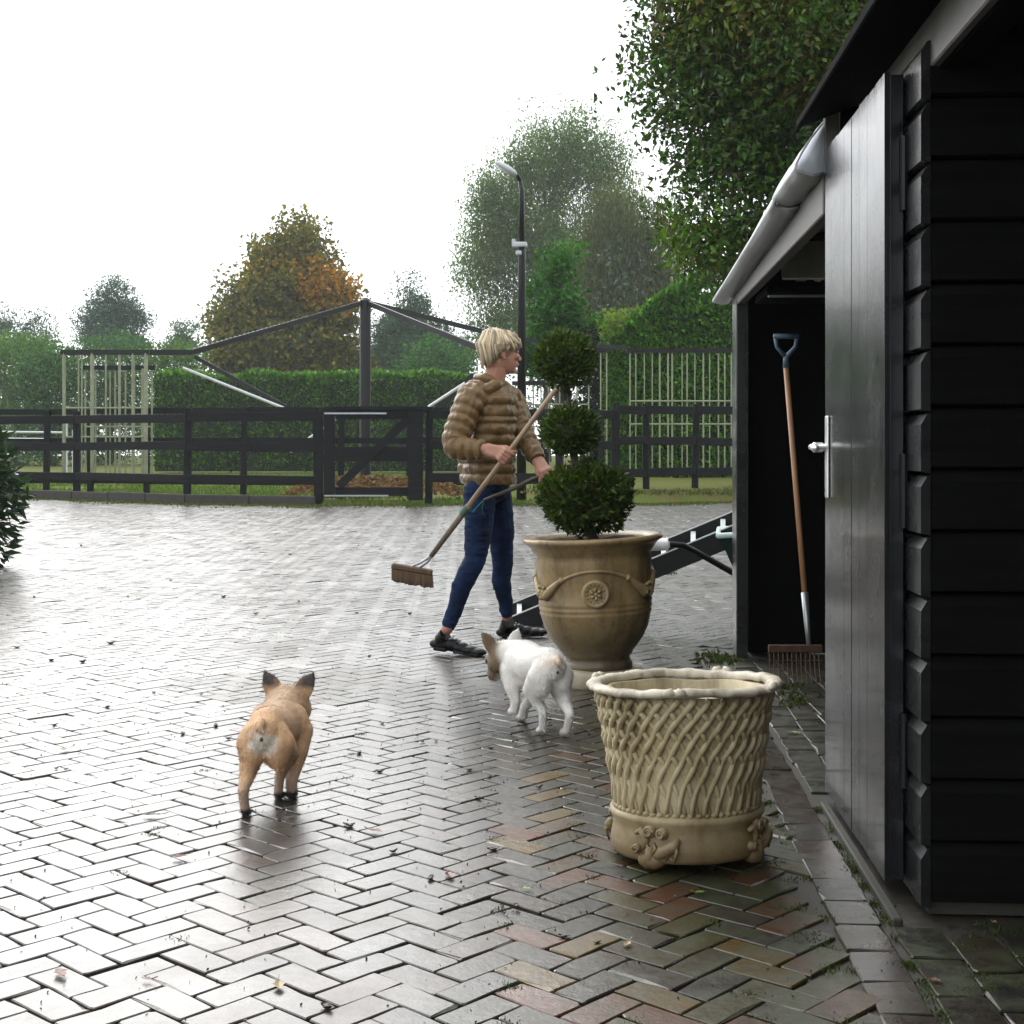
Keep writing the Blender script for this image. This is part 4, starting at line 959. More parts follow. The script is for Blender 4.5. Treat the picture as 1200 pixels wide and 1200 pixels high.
for s_ in (-1, 1):
    body.ell(hp(.1, .011*s_, -.034), .0085); body.ell(hp(.086, .032*s_, .028), (.012, .02, .008), rotH)   # nostril, brow
    body.ell(hp(.076, .036*s_, -.018), (.02, .022, .02), rotH)                                             # cheek
    e = hp(-.006, .073*s_, -.006); body.chain([e+UP*.026+HF*.004, e+UP*.02-HF*.014, e-UP*.01-HF*.01, e-UP*.026+HF*.004], [.009, .009, .009, .009], 8); body.ell(e, (.012, .008, .02), rotH)
body.chain([hp(.088, -.02, -.056), hp(.096, 0, -.055), hp(.088, .02, -.056)], [.006, .009, .006], 8); body.chain([hp(.084, -.018, -.067), hp(.091, 0, -.067), hp(.084, .018, -.067)], [.006, .009, .006], 8)
nk = P(578, 452, D0)
body.chain([hp(-.02, 0, -.07), nk], [.056, .060], 14)
pel = P(570, 566, D0); chest = P(570, 488, D0)
body.ell(chest, (.13, .17, .2), Matrix((Fp, Lp, UP)).transposed()); body.ell(pel, (.11, .15, .12), Matrix((Fp, Lp, UP)).transposed()); body.chain([chest, pel], [.12, .12], 14); body.chain([nk, chest], [.06, .12])
shR, elR, wrR = P(552, 468, 7.33), P(529, 525, 7.25), P(571, 527, 7.16)
shL, elL, wrL = P(598, 470, 7.66), P(616, 515, 7.52), P(631, 541, 7.42)
body.chain([chest+UP*.1, shR, elR, wrR], [.08, .05, .042, .029]); body.chain([chest+UP*.1, shL, elL, wrL], [.08, .05, .042, .029])
hipR, knR, anR = P(562, 578, 7.42), P(556, 655, 7.36), P(524, 737, 7.32)
hipL, knL, anL = P(580, 578, 7.60), P(588, 657, 7.70), P(594, 722, 7.88)
body.chain([pel, hipR, knR, anR], [.09, .062, .038, .031]); body.chain([pel, hipL, knL, anL], [.09, .062, .038, .031])
# broom handle axis
hA, hB = P(655, 451, 7.06), P(505, 652, 7.16); ax = (hB-hA).normalized()
gR = hA.lerp(hB, .415)
def hand(b, wrist, g, axis, back, hr, thumb_dir):
    """closed hand: palm from wrist to grip g, four unequal fingers round the shaft, thumb from the palm side"""
    u = (g-wrist); u = u-axis*u.dot(axis); u.normalize(); back = (back-u*back.dot(u)-axis*back.dot(axis)).normalized()
    pal = g-u*.030+back*.014
    for t in (-1.3, -.45, .45, 1.3):
        b.chain([wrist+axis*t*.008, pal+axis*t*.017, g+axis*t*.0205-u*.004+back*(hr+.014)], [.026, .015, .0125], 10)
    for i, (t, s_) in enumerate(((-1.5, .92), (-.5, 1.0), (.5, .96), (1.5, .8))):
        c = g+axis*t*.0205; rr = hr+.0095; pts = []
        for a in (75, 25, -25, -80, -130):
            a = R_(a*s_+(1-s_)*75); pts.append(c+u*math.cos(a)*rr*1.15+back*math.sin(a)*rr)
        b.chain(pts, [.0115*s_, .0108*s_, .010*s_, .0092*s_, .008*s_], 9)
    th = thumb_dir
    b.chain([wrist.lerp(pal, .45)+th*.018+back*.002, pal+th*.038+u*.008-back*.004, g+th*.044+u*.012-back*(hr*.3), g+th*.05+u*.022-back*(hr+.006)], [.017, .0135, .0112, .009], 9)
hand(body, wrR, gR, ax, -FV, .0125, -ax)
sA, sB = P(648, 553, 7.36), P(567, 586, 7.22); sax = (sB-sA).normalized(); gL = sA.lerp(sB, .10)
hand(body, wrL, gL, sax, -FV*.6+UP*.5, .011, sax)
person = body.build('person', M['skin'], None, True, origin=po); remesh(person, .0036, 3)
tag(person, 'person in brown quilted jacket and blue jeans walking across the wet yard with a broom', 'person')
WM[person.name] = Matrix.Translation(po)
set_tint(person.data, (.40, .20, .135))
for s_ in (-1, 1):
    b = MB(); b.ell(hp(.080, .032*s_, .008), .0125); b.build('eye', simple('shaded_eye_white', (.16, .14, .13), .3), person, True)  # eye white painted dark, as if in the shade of the fringe
    b = MB(); b.ell(hp(.0895, .033*s_, .008), .0062); b.build('iris', simple('iris', (.02, .03, .04), .1), person, True)
def crumple(o, terms):
    me = o.data; n_ = len(me.vertices); c_ = coords(me); nn2 = np.empty(n_*3, np.float32); me.vertex_normals.foreach_get('vector', nn2); nn2 = nn2.reshape(-1, 3)
    d_ = sum(a_*(noise3(c_*np.array(f_), k_)-.5)*2 for k_, (a_, f_) in enumerate(terms))
    me.vertices.foreach_set('co', (c_+nn2*d_[:, None]).astype(np.float32).ravel()); me.update()
# jacket
jk = MB(); rotJ = Matrix((Fp, Lp, UP)).transposed()
zz = np.linspace(.885, 1.425, 80); cpx = np.array([(.885, 572), (1.0, 571), (1.15, 570), (1.3, 571), (1.425, 575)])
vs = []; n = 40
for z in zz:
    t = (z-.885)/.54; px = np.interp(z, cpx[:, 0], cpx[:, 1])
    c = rd((px-600)*D0/FPX, D0, z)
    fa = np.interp(t, [0, .2, .55, .85, .95, 1], [.128, .135, .142, .122, .092, .066]); la = np.interp(t, [0, .2, .55, .85, .95, 1], [.172, .172, .19, .182, .13, .078])
    zw = z+.006*math.sin(z*31)+.004*math.sin(z*67); rib = abs(math.sin(PI*(zw-.885)/.052))**.55*.016
    for k in range(n):
        a = 2*PI*k/n; wr = .004*math.sin(5*a+z*40)+.004*math.sin(9*a-z*23)
        co, si = math.cos(a), math.sin(a)
        vs.append(c+Fp*(abs(co)**.85*math.copysign(1, co)*(fa+rib+wr-.008))+Lp*(abs(si)**.85*math.copysign(1, si)*(la+rib+wr-.008)))
m = len(zz); jk.add(vs, [(i*n+k, i*n+(k+1) % n, (i+1)*n+(k+1) % n, (i+1)*n+k) for i in range(m-1) for k in range(n)]+[tuple(range(n-1, -1, -1)), tuple((m-1)*n+k for k in range(n))])
def sleeve(sh, el, wr, r0, r1, r2):
    pts = []; rad = []; L1 = (el-sh).length; L2 = (wr-el).length; N = 56
    inn = sh+(chest+UP*.14-sh)*.45
    path = [inn, sh, sh.lerp(el, .5), el.lerp(sh, .12), el.lerp(wr, .10)+(el-(sh+wr)/2)*.0, el.lerp(wr, .5), wr]
    cum = [0]
    for i in range(len(path)-1): cum.append(cum[-1]+(path[i+1]-path[i]).length)
    for s_ in np.linspace(0, cum[-1], N):
        p = V(*[np.interp(s_, cum, [q[k] for q in path]) for k in range(3)]); f = s_/cum[-1]
        r = np.interp(f, [0, .2, .55, .9, 1], [r0*1.05, r0, r1, r2, r2*.88]); rad.append(r+abs(math.sin(PI*s_/.05))**.55*.013-.006); pts.append(p)
    # smooth path
    for _ in range(4): pts = [pts[0]]+[(pts[i-1]+pts[i]*2+pts[i+1])/4 for i in range(1, N-1)]+[pts[-1]]
    jk.tube(pts, rad, 16)
sleeve(shR, elR, wrR.lerp(elR, .1), .078, .066, .049); sleeve(shL, elL, wrL.lerp(elL, .1), .076, .062, .047)
jacket = jk.build('jacket', M['jacket'], person, True); remesh(jacket, .0045, 2); crumple(jacket, [(.006, (16, 16, 16)), (.0045, (38, 38, 30)), (.003, (70, 70, 24))])
b = MB(); 
for k in range(40): pass
colr = [nk+Fp*(.082*math.cos(a)-.004)+Lp*(.080*math.sin(a))+UP*(.012-.030*math.cos(a)) for a in np.linspace(0, 2*PI, 25)]
b.tube(colr, .026, 9, cap=False)
hood = [nk+Fp*(-.045-.075*math.sin(t))+Lp*(.125*math.cos(t))+UP*(-.005-.045*math.sin(t)) for t in np.linspace(-.45, PI+.45, 17)]
b.tube(hood, [.02+.034*math.sin(max(0, min(1, i/16))*PI) for i in range(17)], 10)
hood2 = [nk+Fp*(-.055-.075*math.sin(t))+Lp*(.11*math.cos(t))+UP*(-.045-.07*math.sin(t)) for t in np.linspace(0, PI, 13)]
b.tube(hood2, [.032+.040*math.sin(i/12*PI) for i in range(13)], 10)
b.ell(nk-Fp*.095-UP*.075, (.062, .12, .075), rotJ, 14, 10); b.ell(nk-Fp*.075-UP*.03, (.06, .115, .05), rotJ, 14, 10)
o = b.build('hood', M['jacket'], person, True); remesh(o, .005, 3); crumple(o, [(.008, (18, 18, 18)), (.004, (40, 40, 40))])
b = MB(); b.tube([nk+Fp*.085-UP*.02, chest+Fp*.150+UP*.08, P(570, 530, D0)+Fp*.15, P(572, 562, D0)+Fp*.137], .007, 6); b.build('zip', simple('dark_zip', (.03, .025, .02), .5), person, True)
# jeans
jn = MB(); pelr = Matrix((Fp, Lp, UP)).transposed()
jn.ell(P(571, 566, D0), (.118, .155, .12), pelr, 18, 10)
for (h_, k_, a_, off) in ((hipR, knR, anR, 0), (hipL, knL, anL, 0)):
    mid = h_.lerp(k_, .5)+Fp*.012; cf = k_.lerp(a_, .38)-Fp*.014; an = k_.lerp(a_, .93)
    jn.chain([h_, mid, k_+Fp*.006, cf, k_.lerp(a_, .7), an], [.090, .076, .057, .053, .042, .0385], 16)
    for q in (.86, .9, .8): jn.ell(k_.lerp(a_, q), (.044, .044, .013))
o = jn.build('jeans', M['jeans'], person, True); remesh(o, .0045, 3); crumple(o, [(.003, (14, 14, 22)), (.0032, (26, 26, 70))])
# shoes
def shoe(heel, toe, an):
    b = MB(); f = toe-heel; f.normalize(); L = (toe-heel).length; s = UP.cross(f).normalized(); u = f.cross(s)
    rt = Matrix((f, s, u)).transposed()
    for t, w, h, up_ in ((.10, .034, .030, .032), (.22, .036, .036, .038), (.38, .036, .036, .038), (.55, .040, .030, .03), (.72, .044, .024, .024), (.88, .040, .019, .021)):
        b.ell(heel+f*L*t+u*up_, (L*.19, w, h), rt, 14, 9)
    b.box(heel+f*L*.16+u*.010, (L*.26, .064, .022), rt, ch=.006); b.box(heel+f*L*.70+u*.006, (L*.52, .078, .012), rt, ch=.005); b.box(heel+f*L*.42+u*.014, (L*.4, .05, .012), rt, ch=.004)
    b.tube([heel+f*L*.12+u*.05, an.lerp(heel+f*L*.2, .45)+UP*.02], [.036, .039], 12)
    o = b.build('shoe', M['shoe'], person, True); remesh(o, .004, 2)
    b = MB()
    for t in (.36, .43, .50): b.tube([heel+f*L*t+u*(.078-.03*(t-.36)*4)+s*q for q in (-.026, 0, .026)], .0035, 5)
    b.build('lace', M['debris'], o)
shoe(G(508, 766)+UP*.022, G(566, 769.5), anR); shoe(G(586, 747.5), G(640, 747)+UP*.012, anL)
# hair
b = MB(); b.ell(hp(-.016, 0, .043), (.105, .083, .088), rotH, 20, 14); b.ell(hp(-.045, 0, .0), (.066, .068, .078), rotH, 18, 12)
b.ell(hp(.05, 0, .085), (.05, .06, .032), rotH)
hcap = b.build('hair', M['hair'], person, True); remesh(hcap, .006, 3)
cc = coords(hcap.data); set_tint(hcap.data, np.array((.33, .25, .145))*(.6+.6*noise3(cc*np.array([60, 60, 14]), 2))[:, None])
hs = MB(); hcol = []
cr_ = hp(-.045, 0, .125)
for k in range(460):
    a = random.uniform(-PI, PI); front = math.cos(a)
    L = .15+.02*front; f_end = .105*math.cos(a); l_end = .09*math.sin(a)
    zend = np.interp(front, [-1, -.45, -.1, .35, 1], [-.068, -.038, .018, .022, .05])+random.uniform(-.02, .02)
    st = cr_+UP*.008+HF*random.uniform(-.012, .012)+HL*random.uniform(-.02, .02)
    p2 = hp(-.02+f_end*.70, l_end*.72, .106+random.uniform(-.008, .010)); jt = random.uniform(.93, 1.1); p3 = hp(-.014+f_end*(1.0 if front > -.3 else .98)*jt+random.uniform(-.008, .008), l_end*.98*jt+random.uniform(-.008, .008), .045+random.uniform(-.01, .01)+.02*max(0, front)); p4 = hp(-.01+f_end*(1.06 if front > .3 else .86)+(.0 if front < .3 else .012), l_end*.93+random.uniform(-.012, .012), zend)
    k0 = len(hs.v); hs.tube([st, p2, p3, p3.lerp(p4, .55), p4], [.004, .006, .0062, .0045, .001], 5)
    c = np.array((.56, .455, .30))*random.choice((.42, .6, .8, 1.0, 1.15, 1.3))*random.uniform(.88, 1.12); hcol += [c]*(len(hs.v)-k0)
hs.build('hair_lock', M['hair'], person, True, col=np.array(hcol))

# broom
br_o = thing('broom', hA.lerp(hB, .5), 'yard broom with pale wooden handle and brown bristle head, carried slanting by the person', 'broom')
jn_ = hA.lerp(hB, .73)
b = MB(); b.tube([hA, hA.lerp(hB, .01), jn_], [.008, .0125, .0135], 10); b.build('handle', M['wood'], br_o, True)
b = MB(); b.tube([hA.lerp(hB, .70), jn_, hB], [.016, .0165, .0125], 10); b.build('lower_handle', M['greywood'], br_o, True)
hh = P(483, 667, 7.16); b = MB(); b.tube([hB, hB+ax*.03+RV*.005, hh+RV*.03-UP*.0], [.009, .007, .006], 6); b.tube([hB, hB+ax*.04-RV*.03, hh-RV*.03], [.009, .006, .006], 6); b.build('bracket', M['steel'], br_o, True)
bxd = (RV*.985-UP*.17).normalized(); b = MB(); b.beam(hh-bxd*.105, hh+bxd*.105, .065, .028, ch=.006); b.beam(hh-bxd*.10-UP*.036, hh+bxd*.10-UP*.036, .058, .046, ch=.01); b.build('brush_block', M['brush'], br_o)
b = MB()
for i in range(24):
    for j in range(6):
        q = hh+bxd*(-.10+.0087*i)+FV*(-.028+.011*j)-UP*.014; dv = V(random.gauss(0, .003), random.gauss(0, .003), 0)
        b.tube([q, q-UP*.035+dv*.5, q-UP*random.uniform(.055, .068)+dv*1.3], [.006, .0065, .005], 4)
o = b.build('bristle', M['brush'], br_o); o['kind'] = 'stuff'
st_ = thing('stick', sA.lerp(sB, .5), 'short dark stick held in the far hand, tied with green twine', 'stick')
b = MB(); b.tube([sA-sax*.01, sA.lerp(sB, .3)+UP*.004, sA.lerp(sB, .6)-UP*.003, sB], [.009, .0125, .011, .007], 8); b.build('shaft', M['darkwood'], st_, True)
b = MB()
for k in range(7):
    q = jn_+ax*(-.02+.007*k); w1 = ax.orthogonal().normalized(); w2 = ax.cross(w1)
    b.tube([q+(w1*math.cos(t)+w2*math.sin(t))*.018+ax*.001*t for t in np.linspace(0, 2*PI, 11)], .0022, 4, cap=False)
b.tube([jn_-FV*.018, jn_.lerp(sB, .4)-UP*.03, sB.lerp(jn_, .3)-UP*.012, sB], .0025, 4); b.tube([sB, sB-UP*.05-RV*.01, sB-UP*.09+RV*.006], .002, 4); b.build('twine', M['twine'], st_, True)

# ================================================================== DOGS
def dog(name, label, cen, head_rot, feet, hp_, colfn, s=1.0, ears=None, headtilt=0):
    """cen ground point under the body, heading yaw (radians from FV, + = left), feet in world ground points (HL,HR,FL,FR)"""
    f = FV*math.cos(head_rot)-RV*math.sin(head_rot); l = UP.cross(f)
    def q(x, y, z): return cen+f*x*s+l*y*s+UP*z*s
    b = MB()
    b.chain([q(-.140, 0, .248), q(-.10, 0, .258), q(-.03, 0, .245), q(.04, 0, .228), q(.10, 0, .226), q(.145, 0, .238)], [k*s for k in (.047, .056, .060, .072, .080, .069)], 16)
    for y in (-1, 1):
        b.ell(q(-.116, .038*y, .205), (.052*s, .042*s, .072*s), Matrix((f, l, UP)).transposed())
        b.ell(q(.11, .056*y, .215), (.050*s, .038*s, .070*s), Matrix((f, l, UP)).transposed())
    b.ell(q(.085, 0, .185), (.08*s, .062*s, .05*s), Matrix((f, l, UP)).transposed())
    for (ft, y, hind, lift) in feet:
        g = Vector(ft); g.z = lift
        if hind:
            hip = q(-.116, .040*y, .212); t = g-cen; gx = t.dot(f)/s
            kn = q(-.075+(gx+.14)*.40, .047*y, .155); hk = g-f*.028*s+UP*.088*s+(q(-.13, .052*y, 0)-V(g.x, g.y, 0)).dot(l)*l*.25
            b.chain([hip, kn, hk, g+UP*.022*s, g+f*.024*s+UP*.012*s], [k*s for k in (.047, .033, .0165, .0145, .0150)], 12)
            b.chain([kn.lerp(hip, .4)-f*.02*s, hk.lerp(kn, .5)-f*.010*s], [.036*s, .022*s], 10)
        else:
            shd = q(.12, .060*y, .20); gx = (g-cen).dot(f)/s
            el = q(.098+(gx-.11)*.25, .066*y, .148); wr = g-f*.010*s+UP*.055*s
            b.chain([shd, el, wr, g+UP*.022*s, g+f*.020*s+UP*.013*s], [k*s for k in (.045, .030, .0185, .0175, .017)], 12)
        for tt in (-.6, 0, .6): b.ell(g+f*.030*s+l*tt*.015*s+UP*.010*s, .009*s, nu=8, nv=6)
    hx, hy, hz2, hyaw, hpit = hp_
    hf = (f*math.cos(hyaw)+l*math.sin(hyaw)); hl = UP.cross(hf); hf = (hf*math.cos(hpit)+UP*math.sin(hpit)).normalized(); hu = hf.cross(hl)
    hc_ = q(hx, hy, hz2); rt = Matrix((hf, hl, hu)).transposed()
    b.chain([q(.12, 0, .245), q(.15, hy*.3, .255).lerp(hc_, .5), hc_], [.066*s, .060*s, .060*s], 14)
    b.ell(hc_, (.070*s, .074*s, .064*s), rt, 16, 10); b.ell(hc_+hf*.055*s-hu*.018*s, (.042*s, .052*s, .040*s), rt, 14, 9)
    for y in (-1, 1):
        b.ell(hc_+hf*.07*s+hl*.028*y*s-hu*.034*s, (.03*s, .024*s, .03*s), rt); b.ell(hc_+hf*.01*s+hl*.052*y*s-hu*.012*s, (.036*s, .026*s, .036*s), rt)
        e0 = hc_+hl*.046*y*s+hu*.042*s; et = hc_+hl*.080*y*s+hu*.098*s-hf*.005*s
        rr2 = ((et-e0).normalized()); sd_ = (hl-rr2*hl.dot(rr2)).normalized(); nn_ = rr2.cross(sd_)
        for t in np.linspace(0, 1, 9):
            w = (.031*(1-t**2.8)+.006)*s; b.ell(e0.lerp(et, t), (w, .0075*s, .014*s), Matrix((sd_, nn_, rr2)).transposed(), 10, 6)
    b.chain([q(-.178, 0, .282), q(-.198, .004, .272), q(-.200, -.012, .258)], [.015*s, .011*s, .007*s], 9)
    o = b.build(name, M['coat'], None, True, origin=cen); remesh(o, .0042, 22)
    tag(o, label, 'dog'); WM[o.name] = Matrix.Translation(cen)
    cc = coords(o.data); fx = cc @ np.array(f)/s; ly = cc @ np.array(l)/s; zz_ = cc[:, 2]/s
    hd = (cc+np.array(cen)-np.array(hc_)); hfx = hd @ np.array(hf)/s; hly = hd @ np.array(hl)/s; hux = hd @ np.array(hu)/s
    set_tint(o.data, colfn(fx, ly, zz_, hfx, hly, hux, cc)); 
    nv_ = len(o.data.vertices); nn_a = np.empty(nv_*3, np.float32); o.data.vertex_normals.foreach_get('vector', nn_a); nn_a = nn_a.reshape(-1, 3)
    tc_ = np.empty(nv_*4, np.float32); o.data.color_attributes['tint'].data.foreach_get('color', tc_); tc_ = tc_.reshape(-1, 4)[:, :3]
    ii = rng.integers(0, nv_, 24000); pp = cc[ii]+rng.normal(0, .0015, (len(ii), 3)); dd = -np.array(f)*.8+np.array([0, 0, -.55])+nn_a[ii]*.14+rng.normal(0, .13, (len(ii), 3))
    dd -= nn_a[ii]*np.minimum(0, (dd*nn_a[ii]).sum(1)-.15)[:, None]; dd /= np.linalg.norm(dd, axis=1)[:, None]
    sd2 = np.cross(dd, nn_a[ii]); sd2 /= np.linalg.norm(sd2, axis=1)[:, None]+1e-9; ln = (.0058*s*rng.uniform(.6, 1.3, len(ii)))[:, None]
    fv = np.stack([pp-sd2*.0010, pp+sd2*.0010, pp+dd*ln+sd2*.0003, pp+dd*ln-sd2*.0003], 1)+np.array(cen)
    tuft = .72+.56*noise3(cc[ii]*np.array([45, 45, 45]), 12)
    fo = npmesh('fur', fv.reshape(-1, 3), np.arange(len(ii)*4).reshape(-1, 4), M['coat'], o, np.repeat(np.clip(tc_[ii]*(rng.uniform(.95, 1.45, len(ii))*tuft)[:, None], 0, .93), 4, 0)); fo['kind'] = 'stuff'
    c2 = MB(); c2.ell(hc_+hf*.099*s-hu*.012*s, (.010*s, .016*s, .012*s), rt); c2.build('nose', M['shoe'], o, True)
    for y in (-1, 1):
        c2 = MB(); c2.ell(hc_+hf*.062*s+hl*.042*y*s+hu*.012*s, .012*s); c2.build('eye', M['shoe'], o, True)
    c2 = MB(); c2.ell(q(-.180, 0, .236), (.006*s, .008*s, .008*s)); c2.build('rear_mark', simple('dark_skin', (.03, .018, .014), .5), o, True)
    return o
def sm(x, a, b): t = np.clip((x-a)/(b-a), 0, 1); return t*t*(3-2*t)
def col_fawn(x, y, z, hf, hl, hu, cc):
    n = len(x); base = np.tile(np.array((.62, .395, .22)), (n, 1)); base *= (.82+.36*noise3(cc*22, 3))[:, None]
    dk = sm(z, .24, .32)*sm(x, -.12, .1); base = base*(1-.35*dk[:, None])
    wh = sm(-x, .09, .14)*(1-sm(np.sqrt((y/.050)**2+((z-.218)/.048)**2)+.5*(noise3(cc*60, 9)-.5), .55, 1.15)); base = base*(1-wh[:, None])+np.array((.80, .70, .60))*wh[:, None]
    lg = sm(-z, -.13, -.06); base = base*(1-.75*lg[:, None])+np.array((.52, .40, .33))*.75*lg[:, None]
    pw = sm(-z, -.032, -.02); base = base*(1-pw[:, None])+np.array((.035, .03, .028))*pw[:, None]
    ea = sm(hu, .045, .068)*(np.abs(hl) > .028); base = base*(1-ea[:, None])+np.array((.07, .055, .05))*ea[:, None]; rim_ = ea*sm(-np.abs(hl), -.052, -.044); base = base*(1-.6*rim_[:, None])+np.array((.3, .17, .12))*.6*rim_[:, None]
    return base
def col_white(x, y, z, hf, hl, hu, cc):
    n = len(x); base = np.tile(np.array((.78, .75, .70)), (n, 1)); base *= (.9+.2*noise3(cc*18, 5))[:, None]
    pk = sm(-x, .12, .18)*sm(z, .22, .28); base = base*(1-.7*pk[:, None])+np.array((.52, .38, .26))*.7*pk[:, None]
    tan = sm(hl, .012, .042)*sm(hf, -.05, -.02)*sm(hu, -.085, -.06); base = base*(1-tan[:, None])+np.array((.19, .13, .075))*tan[:, None]
    pw = sm(-z, -.02, -.008); base = base*(1-.5*pw[:, None])+np.array((.2, .17, .14))*.5*pw[:, None]
    return base
cf = rd(-.726, 4.275)
dog('fawn_dog', 'fawn bulldog with dark pointed ears and white rump walking away over the bricks', cf, R_(-1),
    [(G(287, 958), 1, True, 0.0), (G(326, 938), -1, True, 0.0), (rd(-.70, 4.46), 1, False, 0), (G(342, 936), -1, False, 0.0)], (.222, -.004, .262, R_(-10), R_(-12)), col_fawn, 1.0)
cw = rd(.10, 5.39)
dog('white_dog', 'white bulldog with tan face walking away toward the tall vase', cw, R_(21),
    [(G(636, 861), 1, True, 0.0), (G(664, 864), -1, True, 0.0), (G(603, 852), 1, False, 0.045), (G(613, 846), -1, False, 0.0)], (.188, .050, .240, R_(14), R_(-28)), col_white, 1.06)

# ================================================================== LITTER, MOSS
spots = [(24, 989), (77, 902), (66, 901), (253, 851), (268, 866), (214, 861), (97, 777), (64, 850), (60, 775), (126, 829), (236, 814), (418, 719), (405, 966), (411, 968), (421, 883), (448, 848), (511, 869), (550, 903), (574, 911), (575, 877), (632, 923), (461, 998), (408, 970), (578, 996), (606, 1062), (383, 1182),
         (560, 936), (495, 870), (300, 720), (150, 700), (200, 680), (95, 640), (340, 650), (420, 640), (480, 720), (130, 755), (40, 700), (350, 705), (262, 700), (700, 1105), (661, 1098), (520, 620), (690, 860), (445, 905), (433, 770), (180, 812), (505, 1030), (20, 760)]
for k, (px, py) in enumerate(spots):
    p = G(px, py); s_ = random.uniform(.008, .015)*(1 if py > 800 else 1.5); p.z = und(np.array([p.x]), np.array([p.y]))[0]+.003
    b = MB(); a = random.uniform(0, PI); rot = Matrix.Rotation(a, 3, 'Z')
    vs = []
    for i in range(5):
        t = i/4; w = s_*.75*math.sin(PI*(.08+.84*t)); x = (t-.5)*s_*2.4
        for j, yy in enumerate((-w, 0, w)): vs.append(p+rot @ V(x, yy*.9, s_*(.12+.34*abs(j-1)*random.uniform(.2, 1))+random.uniform(0, .2)*s_+(t-.5)**2*s_*.9-.002))
    b.add(vs, [(i*3+j, i*3+j+1, i*3+j+4, i*3+j+3) for i in range(4) for j in range(2)])
    b.ell(p+UP*s_*.12, (s_*.8, s_*.5, s_*.3), rot, 7, 5)
    tag(b.build('fallen_leaf', M['debris'], None, origin=p), 'small dark wet curled leaf lying on the pale wet bricks', 'leaf', 'dark leaves scattered on the bricks')
def flat_leaf(px, py, mat, s_, label, group=None):
    s_ *= .62
    p = G(px, py); p.z = und(np.array([p.x]), np.array([p.y]))[0]+.005; b = MB(); rot = Matrix.Rotation(random.uniform(0, 6), 3, 'Z'); vs = []
    for i in range(7):
        t = i/6; w = s_*.4*math.sin(PI*(.04+.92*t))*(1+.25*math.sin(i*2.5)); x = (t-.5)*s_*1.6
        for yy in (-w, 0, w): vs.append(p+rot @ V(x, yy, abs(yy)*.3+.2*s_*(t-.5)**2+random.uniform(0, .0015)))
    b.add(vs, [(i*3+j, i*3+j+1, i*3+j+4, i*3+j+3) for i in range(6) for j in range(2)])
    b.tube([p+rot @ V(-s_*.8, 0, .004), p+rot @ V(-s_*1.3, .1*s_, .008)], .0014, 4)
    tag(b.build('fallen_leaf', M[mat], None, origin=p), label, 'leaf', group or 'coloured leaves on the bricks')
flat_leaf(178, 958, 'debris', .06, 'flat dark leaf left of the fawn dog'); flat_leaf(210, 1007, 'redleaf', .045, 'torn brown leaf below left of the fawn dog')
flat_leaf(71, 1143, 'redleaf', .05, 'crumbled reddish leaf near the lower left corner'); flat_leaf(173, 1150, 'redleaf', .028, 'small pink leaf near the bottom left')
flat_leaf(440, 975, 'redleaf', .05, 'reddish leaf right of the fawn dog reflection'); flat_leaf(527, 1027, 'redleaf', .05, 'crumbled red brown leaf on the middle foreground bricks')
flat_leaf(75, 880, 'paleleaf', .05, 'pale brown leaf at the left of the yard'); flat_leaf(327, 1157, 'paleleaf', .045, 'pale tan leaf near the bottom centre left')
flat_leaf(930, 860, 'greenleaf', .05, 'fresh green leaf beside the black door'); flat_leaf(820, 1047, 'greenleaf', .03, 'small green sprig in front of the basket planter'); flat_leaf(615, 1042, 'greenleaf', .03, 'yellow green leaf left of the basket planter')
flat_leaf(735, 1108, 'paleleaf', .03, 'tiny pale leaf on the dark bricks in front of the basket planter'); flat_leaf(1165, 1082, 'paleleaf', .02, 'tiny pale leaf at the foot of the shed wall'); flat_leaf(1095, 1152, 'redleaf', .03, 'orange leaf on the mossy border bricks')
n = 2600; gi = rng.choice(np.where((bd > 2.5) & (bd < 11) & inframe)[0], n); gp2 = np.stack([xy[gi, 0]+rng.normal(0, .06, n), xy[gi, 1]+rng.normal(0, .06, n), np.zeros(n)], 1); gp2[:, 2] = und(gp2[:, 0], gp2[:, 1])+.002
v, q = leaf_quads(gp2, .0075, .6, up=.6); tag(npmesh('grit', v, q, M['debris'], None, None), kind='stuff')
# moss and weeds
def tufts(cent, spread, n, h, pal, zz0=0.0):
    c = np.array(cent); pts = c[rng.integers(0, len(c), n)]+rng.normal(size=(n, 3))*np.array([spread, spread, 0]); pts[:, 2] = und(pts[:, 0], pts[:, 1])+h*.3-.004
    v, q = leaf_quads(pts, h, .3, np.tile([0, 0, 1.0], (n, 1))); return v, q, leaf_cols(n, pal, .35)
mc = []
for k in range(60):
    i = rng.integers(0, nB)
ksel = np.where((dsh > .25) & (bd > 2.5) & (bd < 7) & (rng.random(nB) < .16))[0]
ksel = np.concatenate([ksel, np.where((bd > 2.6) & (bd < 5.5) & (np.abs(br) < 1.2) & (rng.random(nB) < .03))[0]])
mc += [(xy[i, 0]+ux[i]*bw_, xy[i, 1]+uy[i]*bw_, 0) for i in ksel]
mc += [(BORD-.05+random.uniform(-.045, .05), random.uniform(2.4, 6.5), 0) for k in range(70)]
mc += [(.65+random.uniform(-.015, .015), random.uniform(2.4, 4.3), 0) for k in range(60)]+[(random.uniform(.7, 1.2), random.uniform(2.5, 3.28), 0) for k in range(70)]
v, q, c = tufts(mc, .014, 8200, .011, [(.04, .07, .012), (.06, .085, .016), (.03, .045, .012)])
tag(npmesh('moss', v, q, M['moss'], None, c), kind='stuff')
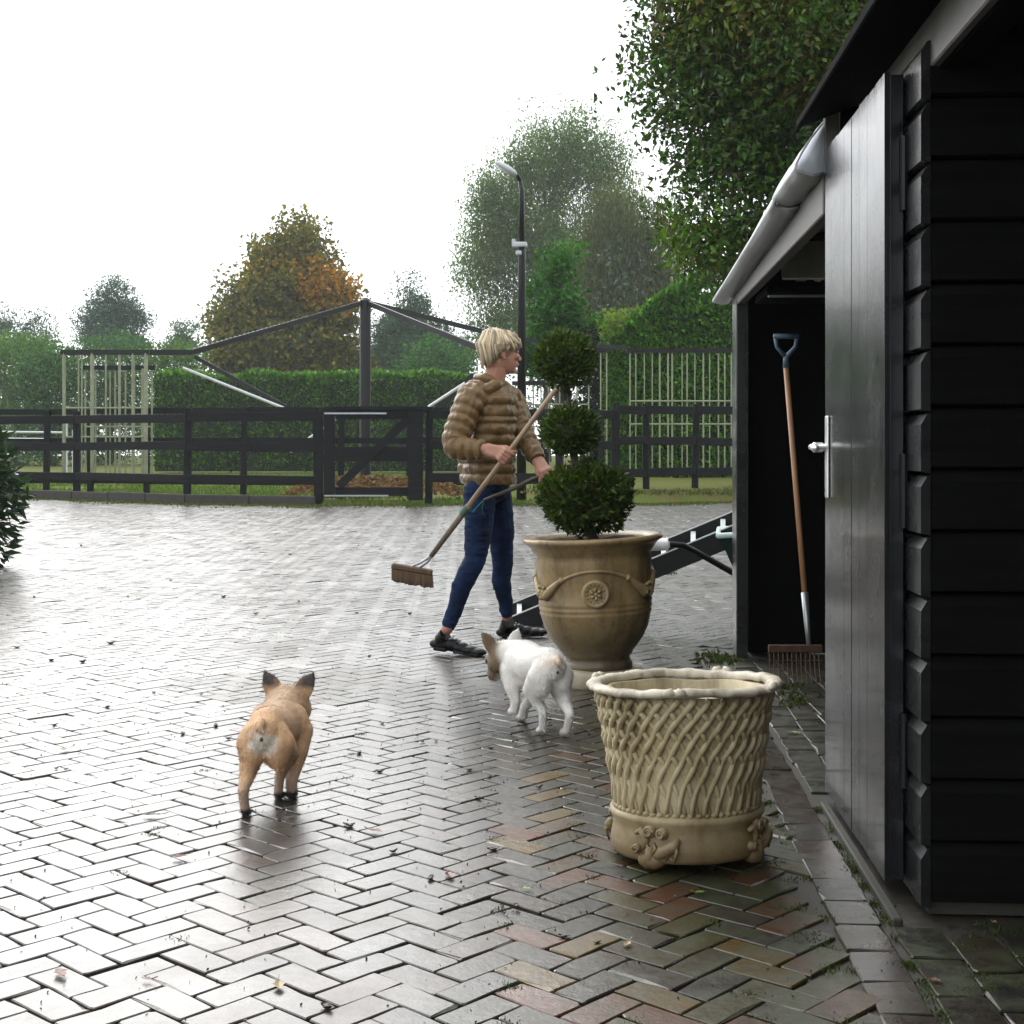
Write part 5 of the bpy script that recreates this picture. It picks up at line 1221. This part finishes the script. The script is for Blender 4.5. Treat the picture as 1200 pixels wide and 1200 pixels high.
mc = [tuple(G(840+random.uniform(-14, 20), 772+random.uniform(-6, 8))) for k in range(14)]+[tuple(G(930+random.uniform(-20, 25), 805+random.uniform(-10, 25))) for k in range(10)]+[tuple(G(785+random.uniform(-12, 12), 672)) for k in range(6)]+[tuple(G(637, 685+random.uniform(-4, 4))) for k in range(4)]
v, q, c = tufts(mc, .03, 420, .04, [(.035, .065, .014), (.06, .085, .02), (.05, .045, .02)]); tag(npmesh('weeds', v, q, M['moss'], None, c), kind='stuff')
gpts = []
for k in range(420):
    r = random.uniform(-11, 6.5); gpts.append(tuple(rd(r, pave_end(r)+random.uniform(-1.5, .5)*random.random())))
v, q, c = tufts(gpts, .14, 9000, .06, [(.07, .10, .02), (.12, .13, .035), (.05, .08, .018)]); tag(npmesh('verge_grass', v, q, M['moss'], None, c), kind='stuff')
gpts = [tuple(rd(random.uniform(.6, 6.5), random.uniform(26.4, 31))) for k in range(500)]
v, q, c = tufts(gpts, .2, 5000, .12, [(.09, .10, .03), (.14, .12, .05), (.06, .09, .02)]); v[:, 2] += .16; tag(npmesh('bank_grass', v, q, M['moss'], None, c), kind='stuff')

gpts = []
for k in range(2400):
    r = random.uniform(-18, 3); gpts.append(tuple(rd(r, fdepth(r)+.3+30*random.random()**1.6)))
gpts = [g for g in gpts if noise3(np.array([[g[0]*.35, g[1]*.35, 0]]), 31)[0] > .42]
v, q, c = tufts(gpts, .35, 24000, .14, [(.06, .13, .018), (.09, .17, .025), (.13, .15, .04)]); v[:, 2] -= .07; tag(npmesh('lawn_grass', v, q, M['moss'], None, c), kind='stuff')

# ================================================================== HAZE
hzb = MB(); hzb.box((0, 65, 18.5), (340, 204, 40)); hz_o = hzb.build('haze', None); hz_o['kind'] = 'stuff'
hm = bpy.data.materials.new('haze_air'); hm.use_nodes = True; hm.node_tree.nodes.clear()
pv = hm.node_tree.nodes.new('ShaderNodeVolumePrincipled'); pv.inputs['Density'].default_value = .00048; pv.inputs['Color'].default_value = (.9, .95, 1, 1); pv.inputs['Anisotropy'].default_value = .2
ho = hm.node_tree.nodes.new('ShaderNodeOutputMaterial'); hm.node_tree.links.new(pv.outputs[0], ho.inputs['Volume']); hz_o.data.materials.append(hm)
print('bricks', nB, 'tris', sum(len(o.data.polygons) for o in S.objects if o.type == 'MESH')*2)
